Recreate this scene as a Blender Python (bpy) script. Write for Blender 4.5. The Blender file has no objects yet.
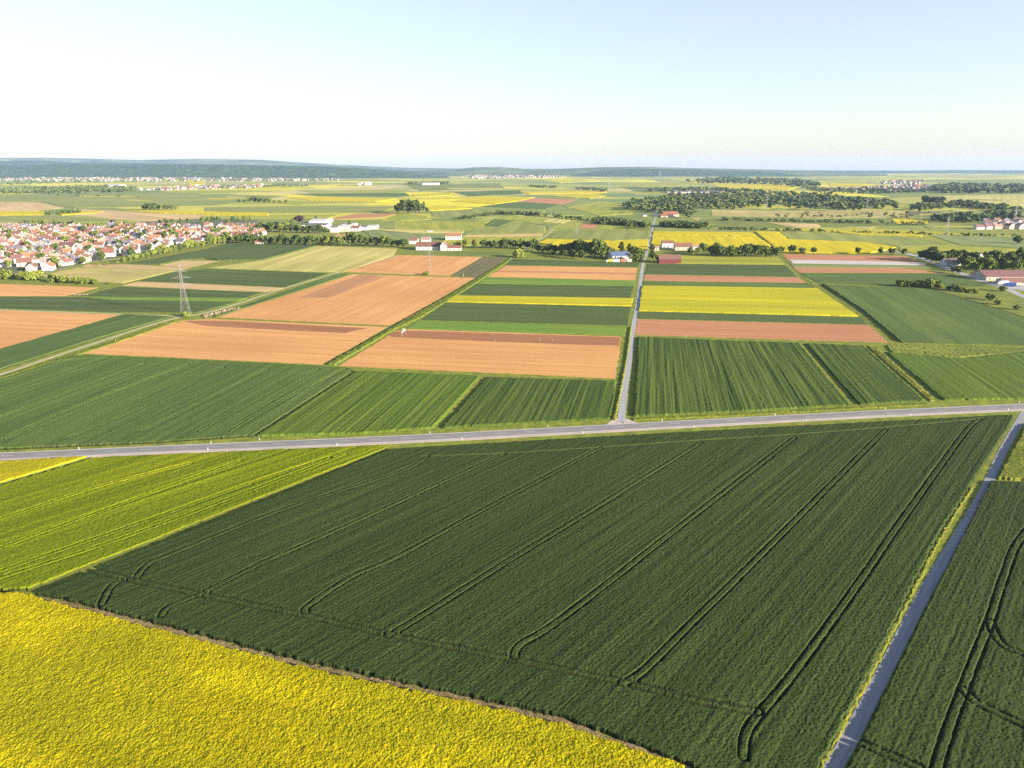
import bpy, math, random
import numpy as np
from mathutils import Vector, Matrix
random.seed(7); rng = np.random.default_rng(7)
S = bpy.context.scene; COL = S.collection
# ------------------------------------------------------------------ camera
H = 100.0; F = 683.0; YH = 167.0
TH = math.atan((384-YH)/F); ST, CT = math.sin(TH), math.cos(TH)
cd = bpy.data.cameras.new('camera'); cam = bpy.data.objects.new('camera', cd); COL.objects.link(cam)
cam.location = (0, 0, H); cam.rotation_euler = (math.pi/2-TH, 0, 0)
cd.sensor_width = 36; cd.lens = F/1024*36; cd.clip_start = 1; cd.clip_end = 60000
S.camera = cam
def G(px, py, z=0.0):
    """survey helper: where a sight line meets the land"""
    cx, cy = (px-512)/F, (py-384)/F
    t = (H-z)/(ST+cy*CT)
    return (cx*t, (CT-cy*ST)*t)
def mpp(py): return H/(ST+(py-384)/F*CT)/F      # metres per pixel there
# ------------------------------------------------------------------ light
SUN_EL = math.radians(14.5); SUN_AZ = math.atan2(0.86, -0.50)     # azimuth from +Y towards +X
sdir = Vector((math.sin(SUN_AZ)*math.cos(SUN_EL), math.cos(SUN_AZ)*math.cos(SUN_EL), math.sin(SUN_EL)))
w = bpy.data.worlds.new('World'); S.world = w; w.use_nodes = True
nt = w.node_tree; bg = nt.nodes['Background']
sky = nt.nodes.new('ShaderNodeTexSky'); sky.sky_type = 'NISHITA'; sky.sun_disc = False
sky.sun_elevation = SUN_EL; sky.sun_rotation = SUN_AZ
sky.altitude = 200; sky.air_density = 1.0; sky.dust_density = 1.2; sky.ozone_density = 1.5
nt.links.new(sky.outputs[0], bg.inputs[0]); bg.inputs[1].default_value = 0.05
# thin milky summer veil over the blue: a second layer of sky light, whitest at the horizon
tc = nt.nodes.new('ShaderNodeTexCoord'); sx = nt.nodes.new('ShaderNodeSeparateXYZ'); nt.links.new(tc.outputs['Generated'], sx.inputs[0])
vr = nt.nodes.new('ShaderNodeValToRGB'); nt.links.new(sx.outputs['Z'], vr.inputs[0]); e = vr.color_ramp.elements
e[0].position = 0; e[0].color = (.090, .092, .104, 1); e[1].position = 1; e[1].color = (.03, .05, .10, 1)
k = e.new(.09); k.color = (.078, .074, .080, 1); k = e.new(.22); k.color = (.084, .073, .074, 1)
bg2 = nt.nodes.new('ShaderNodeBackground'); nt.links.new(vr.outputs[0], bg2.inputs[0]); ad = nt.nodes.new('ShaderNodeAddShader')
nt.links.new(bg.outputs[0], ad.inputs[0]); nt.links.new(bg2.outputs[0], ad.inputs[1]); nt.links.new(ad.outputs[0], nt.nodes['World Output'].inputs[0])
sl = bpy.data.lights.new('sun', 'SUN'); sl.energy = 5.0; sl.angle = math.radians(0.5); sl.color = (1, 0.89, 0.74)
so = bpy.data.objects.new('sun', sl); COL.objects.link(so)
so.rotation_euler = sdir.to_track_quat('Z', 'Y').to_euler()
S.view_settings.view_transform = 'Standard'; S.view_settings.look = 'None'
S.view_settings.exposure = 1.93; S.view_settings.gamma = 1; S.view_settings.use_curve_mapping = False
S.cycles.max_bounces = 5; S.cycles.diffuse_bounces = 2; S.cycles.volume_bounces = 1
S.cycles.transparent_max_bounces = 8; S.cycles.use_denoising = False
# ------------------------------------------------------------------ noise
def _h(ix, iy, seed):
    ix = ix.astype(np.int64); iy = iy.astype(np.int64)
    n = (ix*374761393 + iy*668265263 + seed*1442695041) & 0xffffffff
    n = ((n ^ (n >> 13))*1274126177) & 0xffffffff
    n = (n ^ (n >> 16)) & 0xffff
    return n.astype(np.float32)/65535.0
def vn(x, y, seed=0):
    fx, fy = np.floor(x), np.floor(y); tx, ty = x-fx, y-fy
    tx = tx*tx*(3-2*tx); ty = ty*ty*(3-2*ty)
    a, b = _h(fx, fy, seed), _h(fx+1, fy, seed); c, d = _h(fx, fy+1, seed), _h(fx+1, fy+1, seed)
    return (a*(1-tx)+b*tx)*(1-ty)+(c*(1-tx)+d*tx)*ty
# ------------------------------------------------------------------ mesh helpers
def mk(name, V, Q, mat, parent=None, uv=None, smooth=False, k=4):
    """one mesh object from numpy vertex / polygon arrays (all polygons k-sided)"""
    V = np.asarray(V, np.float32); Q = np.asarray(Q, np.int32)
    me = bpy.data.meshes.new(name)
    me.vertices.add(len(V)); me.vertices.foreach_set('co', V.ravel())
    me.loops.add(Q.size); me.loops.foreach_set('vertex_index', Q.ravel())
    me.polygons.add(len(Q)); me.polygons.foreach_set('loop_start', np.arange(0, Q.size, k, dtype=np.int32))
    if uv is not None:
        l = me.uv_layers.new(name='UVMap'); l.data.foreach_set('uv', np.asarray(uv, np.float32)[Q.ravel()].ravel())
    me.update(calc_edges=True)
    me.polygons.foreach_set('use_smooth', np.full(len(Q), smooth))
    me.materials.append(mat)
    o = bpy.data.objects.new(name, me); COL.objects.link(o)
    if parent: o.parent = parent
    return o
class MB:
    """collects boxes, bars and prisms for ONE mesh"""
    def __init__(s): s.v = []; s.f = []
    def poly(s, pts, faces):
        n = len(s.v); s.v += [tuple(p) for p in pts]; s.f += [tuple(i+n for i in f) for f in faces]; return s
    def box(s, c, d, rz=0.0):
        x, y, z = d[0]/2, d[1]/2, d[2]/2; cs, sn = math.cos(rz), math.sin(rz); P = []
        for sx, sy, sz in ((-1,-1,-1),(1,-1,-1),(1,1,-1),(-1,1,-1),(-1,-1,1),(1,-1,1),(1,1,1),(-1,1,1)):
            a, b = sx*x, sy*y; P.append((c[0]+a*cs-b*sn, c[1]+a*sn+b*cs, c[2]+sz*z))
        return s.poly(P, ((0,3,2,1),(4,5,6,7),(0,1,5,4),(1,2,6,5),(2,3,7,6),(3,0,4,7)))
    def bar(s, a, b, r, r2=None, n=4):
        a, b = Vector(a), Vector(b); d = (b-a).normalized(); r2 = r if r2 is None else r2
        u = d.cross(Vector((0,0,1)) if abs(d.z) < .9 else Vector((1,0,0))).normalized(); v = d.cross(u)
        P = [a+(u*math.cos(t)+v*math.sin(t))*r for t in [2*math.pi*i/n+.4 for i in range(n)]]
        P += [b+(u*math.cos(t)+v*math.sin(t))*r2 for t in [2*math.pi*i/n+.4 for i in range(n)]]
        return s.poly(P, [(i, (i+1) % n, n+(i+1) % n, n+i) for i in range(n)]+[tuple(range(n))[::-1], tuple(range(n, 2*n))])
    def build(s, name, mat, parent=None, smooth=False):
        me = bpy.data.meshes.new(name); me.from_pydata(s.v, [], s.f); me.update()
        me.polygons.foreach_set('use_smooth', np.full(len(me.polygons), smooth))
        me.materials.append(mat); o = bpy.data.objects.new(name, me); COL.objects.link(o)
        if parent: o.parent = parent
        return o
def tag(o, label=None, cat=None, group=None, kind=None):
    for k, v in (('label', label), ('category', cat), ('group', group), ('kind', kind)):
        if v: o[k] = v
    return o
def thing(name, label, cat, loc=(0,0,0), rz=0, group=None, sc=1.0):
    o = bpy.data.objects.new(name, None); COL.objects.link(o); o.empty_display_size = .5
    o.location = loc; o.rotation_euler = (0, 0, rz); o.scale = (sc, sc, sc) if not isinstance(sc, tuple) else sc
    return tag(o, label, cat, group)
def dup(src, label, loc, rz=0, group=None, sc=1.0, parts=None):
    r = src.copy(); COL.objects.link(r); r.location = loc; r.rotation_euler = (0, 0, rz)
    r.scale = (sc, sc, sc) if not isinstance(sc, tuple) else sc
    tag(r, label, None, group)
    for ch in src.children:
        if parts is not None and ch.name.split('.')[0] not in parts: continue
        c = ch.copy(); COL.objects.link(c); c.parent = r
        for g in ch.children:
            d = g.copy(); COL.objects.link(d); d.parent = c
    return r
ORD = ['first','second','third','fourth','fifth','sixth','seventh','eighth','ninth','tenth','eleventh','twelfth','thirteenth','fourteenth','fifteenth','sixteenth','seventeenth','eighteenth','nineteenth','twentieth']
def ordn(i):
    if i < 20: return ORD[i]
    n = i+1; return '%d%s' % (n, 'th' if n % 100 in (11,12,13) else {1:'st',2:'nd',3:'rd'}.get(n % 10, 'th'))
# ------------------------------------------------------------------ materials
def newmat(name):
    m = bpy.data.materials.new(name); m.use_nodes = True
    n = m.node_tree.nodes; b = n['Principled BSDF']
    b.inputs['Roughness'].default_value = .9; b.inputs['Specular IOR Level'].default_value = .12
    return m, m.node_tree, b
def N(nt, t, **k):
    n = nt.nodes.new(t)
    for a, b in k.items(): setattr(n, a, b)
    return n
def noise(nt, vec, sx, sy, det=3, sz=1.0, rough=.55):
    mp = N(nt, 'ShaderNodeMapping'); mp.inputs['Scale'].default_value = (sx, sy, sz); nt.links.new(vec, mp.inputs['Vector'])
    n = N(nt, 'ShaderNodeTexNoise'); n.inputs['Scale'].default_value = 1; n.inputs['Detail'].default_value = det; n.inputs['Roughness'].default_value = rough
    nt.links.new(mp.outputs[0], n.inputs['Vector']); return n.outputs['Fac']
def ramp(nt, fac, lo, hi):
    r = N(nt, 'ShaderNodeMapRange'); r.inputs[1].default_value = lo; r.inputs[2].default_value = hi
    nt.links.new(fac, r.inputs[0]); return r.outputs[0]
def mix(nt, fac, a, b, mode='MIX'):
    m = N(nt, 'ShaderNodeMix', data_type='RGBA', blend_type=mode)
    for s, v in ((0, fac), (6, a), (7, b)):
        if hasattr(v, 'is_output'): nt.links.new(v, m.inputs[s])
        else: m.inputs[s].default_value = v if s == 0 else (*v, 1)
    return m.outputs[2]
def plain(name, c, rough=.8, spec=.3, var=.0, scale=.3):
    m, nt, b = newmat(name); b.inputs['Roughness'].default_value = rough; b.inputs['Specular IOR Level'].default_value = spec
    if var:
        g = N(nt, 'ShaderNodeTexCoord'); f = noise(nt, g.outputs['Object'], scale, scale, 4, scale)
        nt.links.new(mix(nt, ramp(nt, f, .3, .7), tuple(x*(1-var) for x in c), tuple(min(1, x*(1+var)) for x in c)), b.inputs['Base Color'])
    else: b.inputs['Base Color'].default_value = (*c, 1)
    return m
def field(name, c1, c2, c3, su=.5, sv=.012, k3=.5, fine=1.2, fk=.35, bump=.5, lowc=None, lowz=(.3, .8), spec=.1, patch=.012):
    """ground or crop: streaks along the rows (uv in metres, u across, v along), big patches, fine mottling"""
    m, nt, b = newmat(name); b.inputs['Specular IOR Level'].default_value = spec
    c1, c2, c3 = (tuple(x*.78*f for x in c) for c, f in ((c1, .94 if name[:4] == 'soil' else .88), (c2, 1.06 if name[:4] == 'soil' else 1.12), (c3, 1)))
    uv = N(nt, 'ShaderNodeUVMap').outputs[0]
    s = ramp(nt, noise(nt, uv, su, sv, 4), .36, .64)
    c = mix(nt, s, c1, c2)
    p = ramp(nt, noise(nt, uv, patch, patch*.6, 4), .4, .66)
    pm = N(nt, 'ShaderNodeMath', operation='MULTIPLY'); nt.links.new(p, pm.inputs[0]); pm.inputs[1].default_value = k3
    c = mix(nt, pm.outputs[0], c, c3)
    f = noise(nt, uv, fine, fine*.8, 3, 1, .7)
    ff = ramp(nt, f, .3, .7)
    fm = N(nt, 'ShaderNodeMath', operation='MULTIPLY'); nt.links.new(ff, fm.inputs[0]); fm.inputs[1].default_value = fk
    dark = mix(nt, 1.0, c, (.45, .5, .45), 'MULTIPLY')
    c = mix(nt, fm.outputs[0], c, dark)
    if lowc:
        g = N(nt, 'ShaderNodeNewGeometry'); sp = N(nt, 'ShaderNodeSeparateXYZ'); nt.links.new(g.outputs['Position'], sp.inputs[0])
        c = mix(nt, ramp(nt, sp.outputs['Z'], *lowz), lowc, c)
    nt.links.new(c, b.inputs['Base Color'])
    if bump:
        bp = N(nt, 'ShaderNodeBump'); bp.inputs['Strength'].default_value = bump; bp.inputs['Distance'].default_value = .5
        nt.links.new(f, bp.inputs['Height']); nt.links.new(bp.outputs[0], b.inputs['Normal'])
    return m
M = {}
# crops (linear base colours)
M['wheat_near'] = field('wheat_near', (.042,.066,.015), (.058,.085,.019), (.034,.057,.014), su=.9, sv=.006, k3=.6, fine=3.5, fk=.45, bump=.0, lowc=(.024,.030,.010), lowz=(.45,.80))  # low colour: dark soil and stems, with rut shade painted in by height
M['wheat_mid'] = field('wheat_mid', (.082,.128,.027), (.108,.158,.034), (.066,.108,.026), su=.3, sv=.006, fine=1.2, fk=.25, bump=.3, lowc=(.024,.030,.010), lowz=(.45,.76))  # low colour again paints the sunlit rut walls as if shaded
M['maize'] = field('maize', (.054,.092,.015), (.100,.140,.022), (.046,.082,.016), su=.55, sv=.008, k3=.45, fine=1.0, fk=.35, bump=.0)
M['maize_light'] = field('maize_light', (.076,.124,.014), (.120,.168,.020), (.075,.150,.02), su=.5, sv=.008, k3=.3, fine=1.0, fk=.3, bump=.0)
M['green_dark'] = field('green_dark', (.076,.110,.028), (.102,.138,.034), (.064,.096,.027), su=.18, sv=.004, fine=.5, fk=.25, bump=.5)
M['green_mid'] = field('green_mid', (.090,.138,.030), (.122,.172,.036), (.072,.116,.028), su=.12, sv=.003, fine=.4, fk=.25, bump=.5)
M['green_bright'] = field('green_bright', (.145,.235,.030), (.190,.275,.036), (.125,.215,.03), su=.2, sv=.004, fine=.5, fk=.25, bump=.5)
M['green_pale'] = field('green_pale', (.190,.230,.075), (.240,.260,.085), (.160,.215,.07), su=.08, sv=.003, fine=.3, fk=.2, bump=.4)
M['green_far'] = field('green_far', (.225,.245,.058), (.275,.280,.064), (.180,.215,.052), su=.05, sv=.002, fine=.1, fk=.2, bump=.3, patch=.004)
M['yellow_green'] = field('yellow_green', (.290,.300,.035), (.360,.340,.040), (.220,.270,.04), su=.08, sv=.003, fine=.3, fk=.2, bump=.4)
M['barley'] = field('barley', (.440,.385,.110), (.540,.460,.140), (.34,.33,.085), su=.09, sv=.004, k3=.5, fine=.4, fk=.2, bump=.4)
M['rape'] = field('rape', (.53,.42,.004), (.58,.455,.005), (.46,.39,.007), su=.12, sv=.004, k3=.5, fine=.5, fk=.2, bump=.4)
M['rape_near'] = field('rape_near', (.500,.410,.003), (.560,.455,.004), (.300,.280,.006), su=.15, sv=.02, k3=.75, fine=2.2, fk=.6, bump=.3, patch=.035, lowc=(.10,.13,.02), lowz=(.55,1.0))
M['rape_green'] = field('rape_green', (.450,.400,.014), (.510,.430,.012), (.36,.36,.016), su=.12, sv=.003, fine=.5, fk=.2, bump=.5)
M['olive'] = field('olive', (.150,.188,.004), (.205,.228,.005), (.125,.168,.006), su=.35, sv=.008, k3=.5, fine=1.6, fk=.35, bump=.0, lowc=(.04,.045,.010), lowz=(.55,.92))  # low colour: stems and soil, darkened to paint shade into the ruts
M['meadow'] = field('meadow', (.170,.205,.035), (.250,.255,.045), (.120,.170,.035), su=.05, sv=.03, fine=.5, fk=.4, bump=.6)
M['pasture_tan'] = field('pasture_tan', (.400,.330,.110), (.470,.380,.130), (.30,.28,.085), su=.02, sv=.006, fine=.1, fk=.25, bump=.4)
M['tan'] = field('tan', (.520,.350,.160), (.580,.400,.190), (.42,.33,.13), su=.05, sv=.003, fine=.2, fk=.15, bump=.3)
M['soil'] = field('soil', (.605,.305,.106), (.665,.355,.132), (.510,.245,.084), su=.25, sv=.006, k3=.7, fine=1.5, fk=.18, bump=.35)
M['soil_red'] = field('soil_red', (.450,.205,.100), (.520,.245,.120), (.39,.175,.085), su=.35, sv=.004, fine=1.2, fk=.2, bump=.35)
M['soil_wet'] = field('soil_wet', (.320,.142,.066), (.375,.172,.078), (.28,.12,.056), su=.3, sv=.004, fine=1.0, fk=.25, bump=.3)
M['soil_moist'] = field('soil_moist', (.420,.205,.092), (.47,.235,.105), (.38,.185,.085), su=.2, sv=.004, fine=1.0, fk=.25, bump=.3)
M['brown_green'] = field('brown_green', (.145,.130,.058), (.180,.150,.070), (.12,.125,.05), su=.3, sv=.004, fine=.6, fk=.3, bump=.4)
M['fleece'] = field('fleece', (.50,.44,.42), (.56,.50,.48), (.42,.36,.34), su=.3, sv=.01, fine=.5, fk=.1, bump=.2)
M['dry_grass'] = field('dry_grass', (.250,.175,.085), (.320,.225,.110), (.17,.15,.05), su=.5, sv=.2, k3=.6, fine=2.5, fk=.45, bump=.3, patch=.08)
M['verge'] = field('verge', (.150,.175,.022), (.235,.230,.025), (.11,.145,.024), su=.35, sv=.15, k3=.6, fine=2.0, fk=.4, bump=.3, patch=.06)
M['asphalt'] = field('asphalt', (.225,.205,.195), (.250,.228,.215), (.195,.18,.17), su=1.2, sv=.01, fine=1.0, fk=.1, bump=.0, spec=.3)
M['concrete'] = field('concrete', (.235,.240,.262), (.280,.280,.295), (.30,.285,.275), su=1.5, sv=.05, fine=1.5, fk=.25, bump=.1, spec=.3, patch=.05)
M['concrete_pale'] = field('concrete_pale', (.33,.33,.345), (.38,.375,.38), (.34,.31,.27), su=1.5, sv=.05, fine=1.5, fk=.25, bump=.1, spec=.3, patch=.05)
M['gravel'] = field('gravel', (.470,.385,.345), (.540,.450,.400), (.42,.36,.26), su=1.2, sv=.1, fine=2.0, fk=.25, bump=.3, patch=.05)
M['path'] = field('path', (.40,.36,.22), (.46,.42,.27), (.30,.31,.12), su=1., sv=.05, fine=1, fk=.3, bump=.2, patch=.04)
M['bank'] = field('bank', (.115,.150,.022), (.185,.205,.026), (.09,.13,.022), su=.35, sv=.15, k3=.6, fine=2.0, fk=.4, bump=.3, patch=.06)
M['village_ground'] = field('village_ground', (.15,.16,.08), (.10,.14,.04), (.24,.22,.18), su=.04, sv=.04, fine=.15, fk=.3, bump=.1, patch=.03)
M['yard'] = field('yard', (.36,.35,.35), (.44,.42,.41), (.3,.29,.27), su=.1, sv=.1, fine=.4, fk=.2, bump=.1)
M['paint'] = plain('road_paint', (.50,.49,.48), .7)
M['white_wall'] = plain('white_wall', (.47,.44,.41), .85, .1, .1, .4)
M['cream_wall'] = plain('cream_wall', (.42,.35,.27), .85, .1, .06, .4)
M['grey_wall'] = plain('grey_wall', (.42,.40,.38), .85, .1, .08, .4)
M['red_wall'] = plain('red_wall', (.13,.024,.028), .7, .2, .12, .5)
M['steel'] = plain('galvanised_steel', (.20,.20,.20), .55, .3)
M['glass'] = plain('window_glass', (.05,.06,.07), .15, .5)
M['dark'] = plain('dark_rubber', (.02,.02,.02), .7)
M['wood'] = plain('weathered_wood', (.20,.14,.09), .85, .1, .2, 1)
M['bark'] = plain('bark', (.10,.075,.05), .95, .05, .25, 2)
M['white_paint'] = plain('white_paint', (.58,.58,.57), .4, .5)
M['blue_paint'] = plain('blue_paint', (.04,.09,.32), .4, .5)
M['yellow_paint'] = plain('yellow_paint', (.40,.27,.03), .5, .4)
M['orange_paint'] = plain('orange_paint', (.36,.12,.05), .5, .4)
M['rubble'] = plain('chalky_rubble', (.17,.13,.09), .95, .05, .5, .8)
def roofmat(name, c): return plain(name, c, .8, .15, .18, .7)
ROOF = {'orange': roofmat('roof_orange', (.25,.112,.066)), 'red': roofmat('roof_red', (.165,.076,.056)), 'brown': roofmat('roof_brown', (.15,.080,.062)),
        'grey': roofmat('roof_grey', (.12,.11,.135)), 'pink': roofmat('roof_pink', (.25,.165,.135)), 'white': roofmat('roof_white', (.36,.35,.35)), 'blue': roofmat('roof_blue', (.09,.12,.20)), 'darkred': roofmat('roof_darkred', (.150,.078,.072))}
def leafmat(name, c):
    m, nt, b = newmat(name); b.inputs['Roughness'].default_value = .7
    g = N(nt, 'ShaderNodeTexCoord'); f = noise(nt, g.outputs['Object'], .5, .5, 3, .5)
    f2 = N(nt, 'ShaderNodeObjectInfo').outputs['Random']
    c1 = mix(nt, ramp(nt, f, .35, .65), tuple(x*.75 for x in c), tuple(x*1.3 for x in c))
    nt.links.new(mix(nt, f2, c1, mix(nt, 1.0, c1, (1.25, 1.1, .9), 'MULTIPLY')), b.inputs['Base Color'])
    return m
LEAF = {'dark': leafmat('leaf_dark', (.060,.090,.022)), 'mid': leafmat('leaf_mid', (.100,.135,.028)), 'light': leafmat('leaf_light', (.135,.165,.030)),
        'yellow': leafmat('leaf_yellow', (.55,.42,.02)), 'purple': leafmat('leaf_purple', (.045,.025,.03)), 'wood': leafmat('leaf_wood', (.070,.105,.030))}
# ------------------------------------------------------------------ ground sheets
def uvrot(P, rows):
    if rows is None: d = np.array((1.0, 0.0))
    else:
        d = np.array(rows[1], float)-np.array(rows[0], float); d /= np.linalg.norm(d)
    n = np.array((d[1], -d[0])); return d, n
LEVEL = [0.0]
def slab(name, img, mat, h, rows=None, sides=True, kind='structure', label=None, cat=None):
    """one field: flat top at height h with sides down to the land"""
    P = [G(x, y) for x, y in img]
    a = sum(P[i][0]*P[(i+1) % len(P)][1]-P[(i+1) % len(P)][0]*P[i][1] for i in range(len(P)))
    if a < 0: P = P[::-1]
    if rows is None:                         # rows along the longest edge
        e = max(range(len(P)), key=lambda i: (P[i][0]-P[(i+1) % len(P)][0])**2+(P[i][1]-P[(i+1) % len(P)][1])**2)
        rr = (P[e], P[(e+1) % len(P)])
    else: rr = (G(*rows[0]), G(*rows[1]))
    d, n = uvrot(P, rr)
    R_ = []
    for i in range(len(P)):
        (xa, ya), (xb, yb) = P[i], P[(i+1) % len(P)]; L_ = math.hypot(xb-xa, yb-ya); m_ = max(1, min(60, int(L_/6)))
        for j_ in range(m_):
            t = j_/m_; am = (.45 if math.hypot(xa, ya) < 900 else 1.2)*(j_ > 0); R_.append((xa+(xb-xa)*t+random.uniform(-am, am), ya+(yb-ya)*t+random.uniform(-am, am)))
    P = R_
    k = len(P); V = [(x, y, h) for x, y in P]; Fs = [tuple(range(k))]
    if sides:
        V += [(x, y, -.3) for x, y in P]; Fs += [(i, k+i, k+(i+1) % k, (i+1) % k) for i in range(k)]
    me = bpy.data.meshes.new(name); me.from_pydata(V, [], Fs); me.update()
    l = me.uv_layers.new(name='UVMap')
    for lp in me.loops:
        v = V[lp.vertex_index]; l.data[lp.index].uv = (v[0]*n[0]+v[1]*n[1], v[0]*d[0]+v[1]*d[1])
    me.polygons.foreach_set('use_smooth', np.full(len(me.polygons), False))
    me.materials.append(M[mat]); o = bpy.data.objects.new(name, me); COL.objects.link(o)
    return tag(o, label, cat, None, kind)
def inpoly(x, y, P):
    r = np.zeros(x.shape, bool); j = len(P)-1
    for i in range(len(P)):
        xi, yi, xj, yj = P[i][0], P[i][1], P[j][0], P[j][1]
        c = ((yi > y) != (yj > y)); r ^= c & (x < (xj-xi)*(y-yi)/((yj-yi) or 1e-9)+xi); j = i
    return r
def segdist(X, Y, pl):
    best = np.full(X.shape, 1e9)
    for (x0, y0), (x1, y1) in zip(pl[:-1], pl[1:]):
        dx, dy = x1-x0, y1-y0; t = np.clip(((X-x0)*dx+(Y-y0)*dy)/(dx*dx+dy*dy+1e-9), 0, 1)
        best = np.minimum(best, np.hypot(X-x0-t*dx, Y-y0-t*dy))
    return best
def spline(pl, n=6):
    pl = [np.array(p, float) for p in pl]; out = []
    for i in range(len(pl)-1):
        p0 = pl[max(0, i-1)]; p1 = pl[i]; p2 = pl[i+1]; p3 = pl[min(len(pl)-1, i+2)]
        for k in range(n):
            t = k/n; out.append(.5*((2*p1)+(-p0+p2)*t+(2*p0-5*p1+4*p2-p3)*t*t+(-p0+3*p1-3*p2+p3)*t**3))
    out.append(pl[-1]); return [tuple(p) for p in out]
def crop(name, img, mat, res, h, rows, hf, trams=(), ruts=.9, rutw=.15, edge=.35, label=None, cat='crop field', ru=None, rut_h=.22, singles=(), wide=()):
    """standing crop: a grown height field over the plot, wheel ruts pressed down in it"""
    P = [G(x, y) for x, y in img]; a, b = (G(*rows[0]), G(*rows[1])); d, n = uvrot(P, (a, b))
    PU = [(p[0]*n[0]+p[1]*n[1], p[0]*d[0]+p[1]*d[1]) for p in P]
    u0, u1 = min(p[0] for p in PU), max(p[0] for p in PU); v0, v1 = min(p[1] for p in PU), max(p[1] for p in PU)
    ru = ru or res
    U, Vv = np.meshgrid(np.arange(u0, u1+ru, ru), np.arange(v0, v1+res, res), indexing='ij')
    U = U+(rng.random(U.shape)-.5)*ru*.4; Vv = Vv+(rng.random(U.shape)-.5)*res*.5
    e1 = (vn(U*.9, Vv*.9, 5)-.5)*2*edge; e2 = (vn(U*.9, Vv*.9, 9)-.5)*2*edge
    ins = inpoly(U+e1, Vv+e2, PU)
    cell = ins[:-1,:-1] & ins[1:,:-1] & ins[1:,1:] & ins[:-1,1:]
    cnt = np.zeros(U.shape, int)
    for i in (0, 1):
        for j in (0, 1): cnt[i:U.shape[0]-1+i, j:U.shape[1]-1+j] += cell
    Z = hf(U, Vv)*h
    X = U*n[0]+Vv*d[0]; Y = U*n[1]+Vv*d[1]
    for ti, pl in enumerate(trams):
        rw = rutw+(.13 if ti in wide else 0)
        W = spline([G(x, y, h*.6) for x, y in pl]); mnx = min(p[0] for p in W)-3; mxx = max(p[0] for p in W)+3; mny = min(p[1] for p in W)-3; mxy = max(p[1] for p in W)+3
        bx = (X > mnx) & (X < mxx) & (Y > mny) & (Y < mxy)
        D = segdist(X[bx], Y[bx], W); wob = (vn(X[bx]*.5, Y[bx]*.5, 3)-.5)*.25
        q = np.clip((np.abs(D-ruts)-rw+wob)/.1, 0, 1)
        Z[bx] = Z[bx]*q+np.minimum(Z[bx], rut_h)*(1-q)
    for pl, wd, hh in singles:
        W = spline([G(x, y, h*.6) for x, y in pl]); D = segdist(X, Y, W)
        q = np.clip((D-wd)/.4, 0, 1); Z = Z*q+np.minimum(Z, hh)*(1-q)
    Z[cnt < 4] = .012
    idx = -np.ones(U.shape, np.int64); used = cnt > 0; idx[used] = np.arange(used.sum())
    q = np.stack([idx[:-1,:-1][cell], idx[1:,:-1][cell], idx[1:,1:][cell], idx[:-1,1:][cell]], 1)
    V = np.stack([X[used], Y[used], Z[used]], 1); uv = np.stack([U[used], Vv[used]], 1)
    if n[0]*d[1]-n[1]*d[0] < 0: q = q[:, ::-1]
    o = mk(name, V, q, M[mat], None, uv, True)
    return tag(o, label, cat, None, 'stuff')
def hf_wheat(u, v):
    return .88+.02*(vn(u*1.1, v*.7, 1)-.5)*2+.085*(rng.random(u.shape)-.5)*2+.04*(vn(u*2.4, v*.05, 2)-.5)*2+.04*(vn(u*.7, v*.02, 4)-.5)*2+.06*(vn(u*.06, v*.06, 8)-.5)*2
def hf_rape(u, v):
    return .84+.035*(vn(u*.75, v*.7, 1)-.5)*2+.035*(vn(u*2.1, v*1.9, 2)-.5)*2+.07*(rng.random(u.shape)-.5)*2
def hf_rows(u, v):
    r = vn(u*.62, v*.012, 21); r2 = vn(u*1.9, v*.02, 22)
    return   .68+.16*(r-.5)+.22*(r2-.5)+.03*(vn(u*1.2, v*.9, 3)-.5)*2+.075*(rng.random(u.shape)-.5)*2
def hf_olive(u, v):
    return .84+.09*(vn(u*.55, v*.012, 21)-.5)*2+.03*(vn(u*1.3, v*1.1, 3)-.5)*2+.08*(rng.random(u.shape)-.5)*2
def hf_grass(u, v):
    return .55+.14*(vn(u*.9, v*.9, 3)-.5)*2+.18*(rng.random(u.shape)-.5)*2
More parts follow.
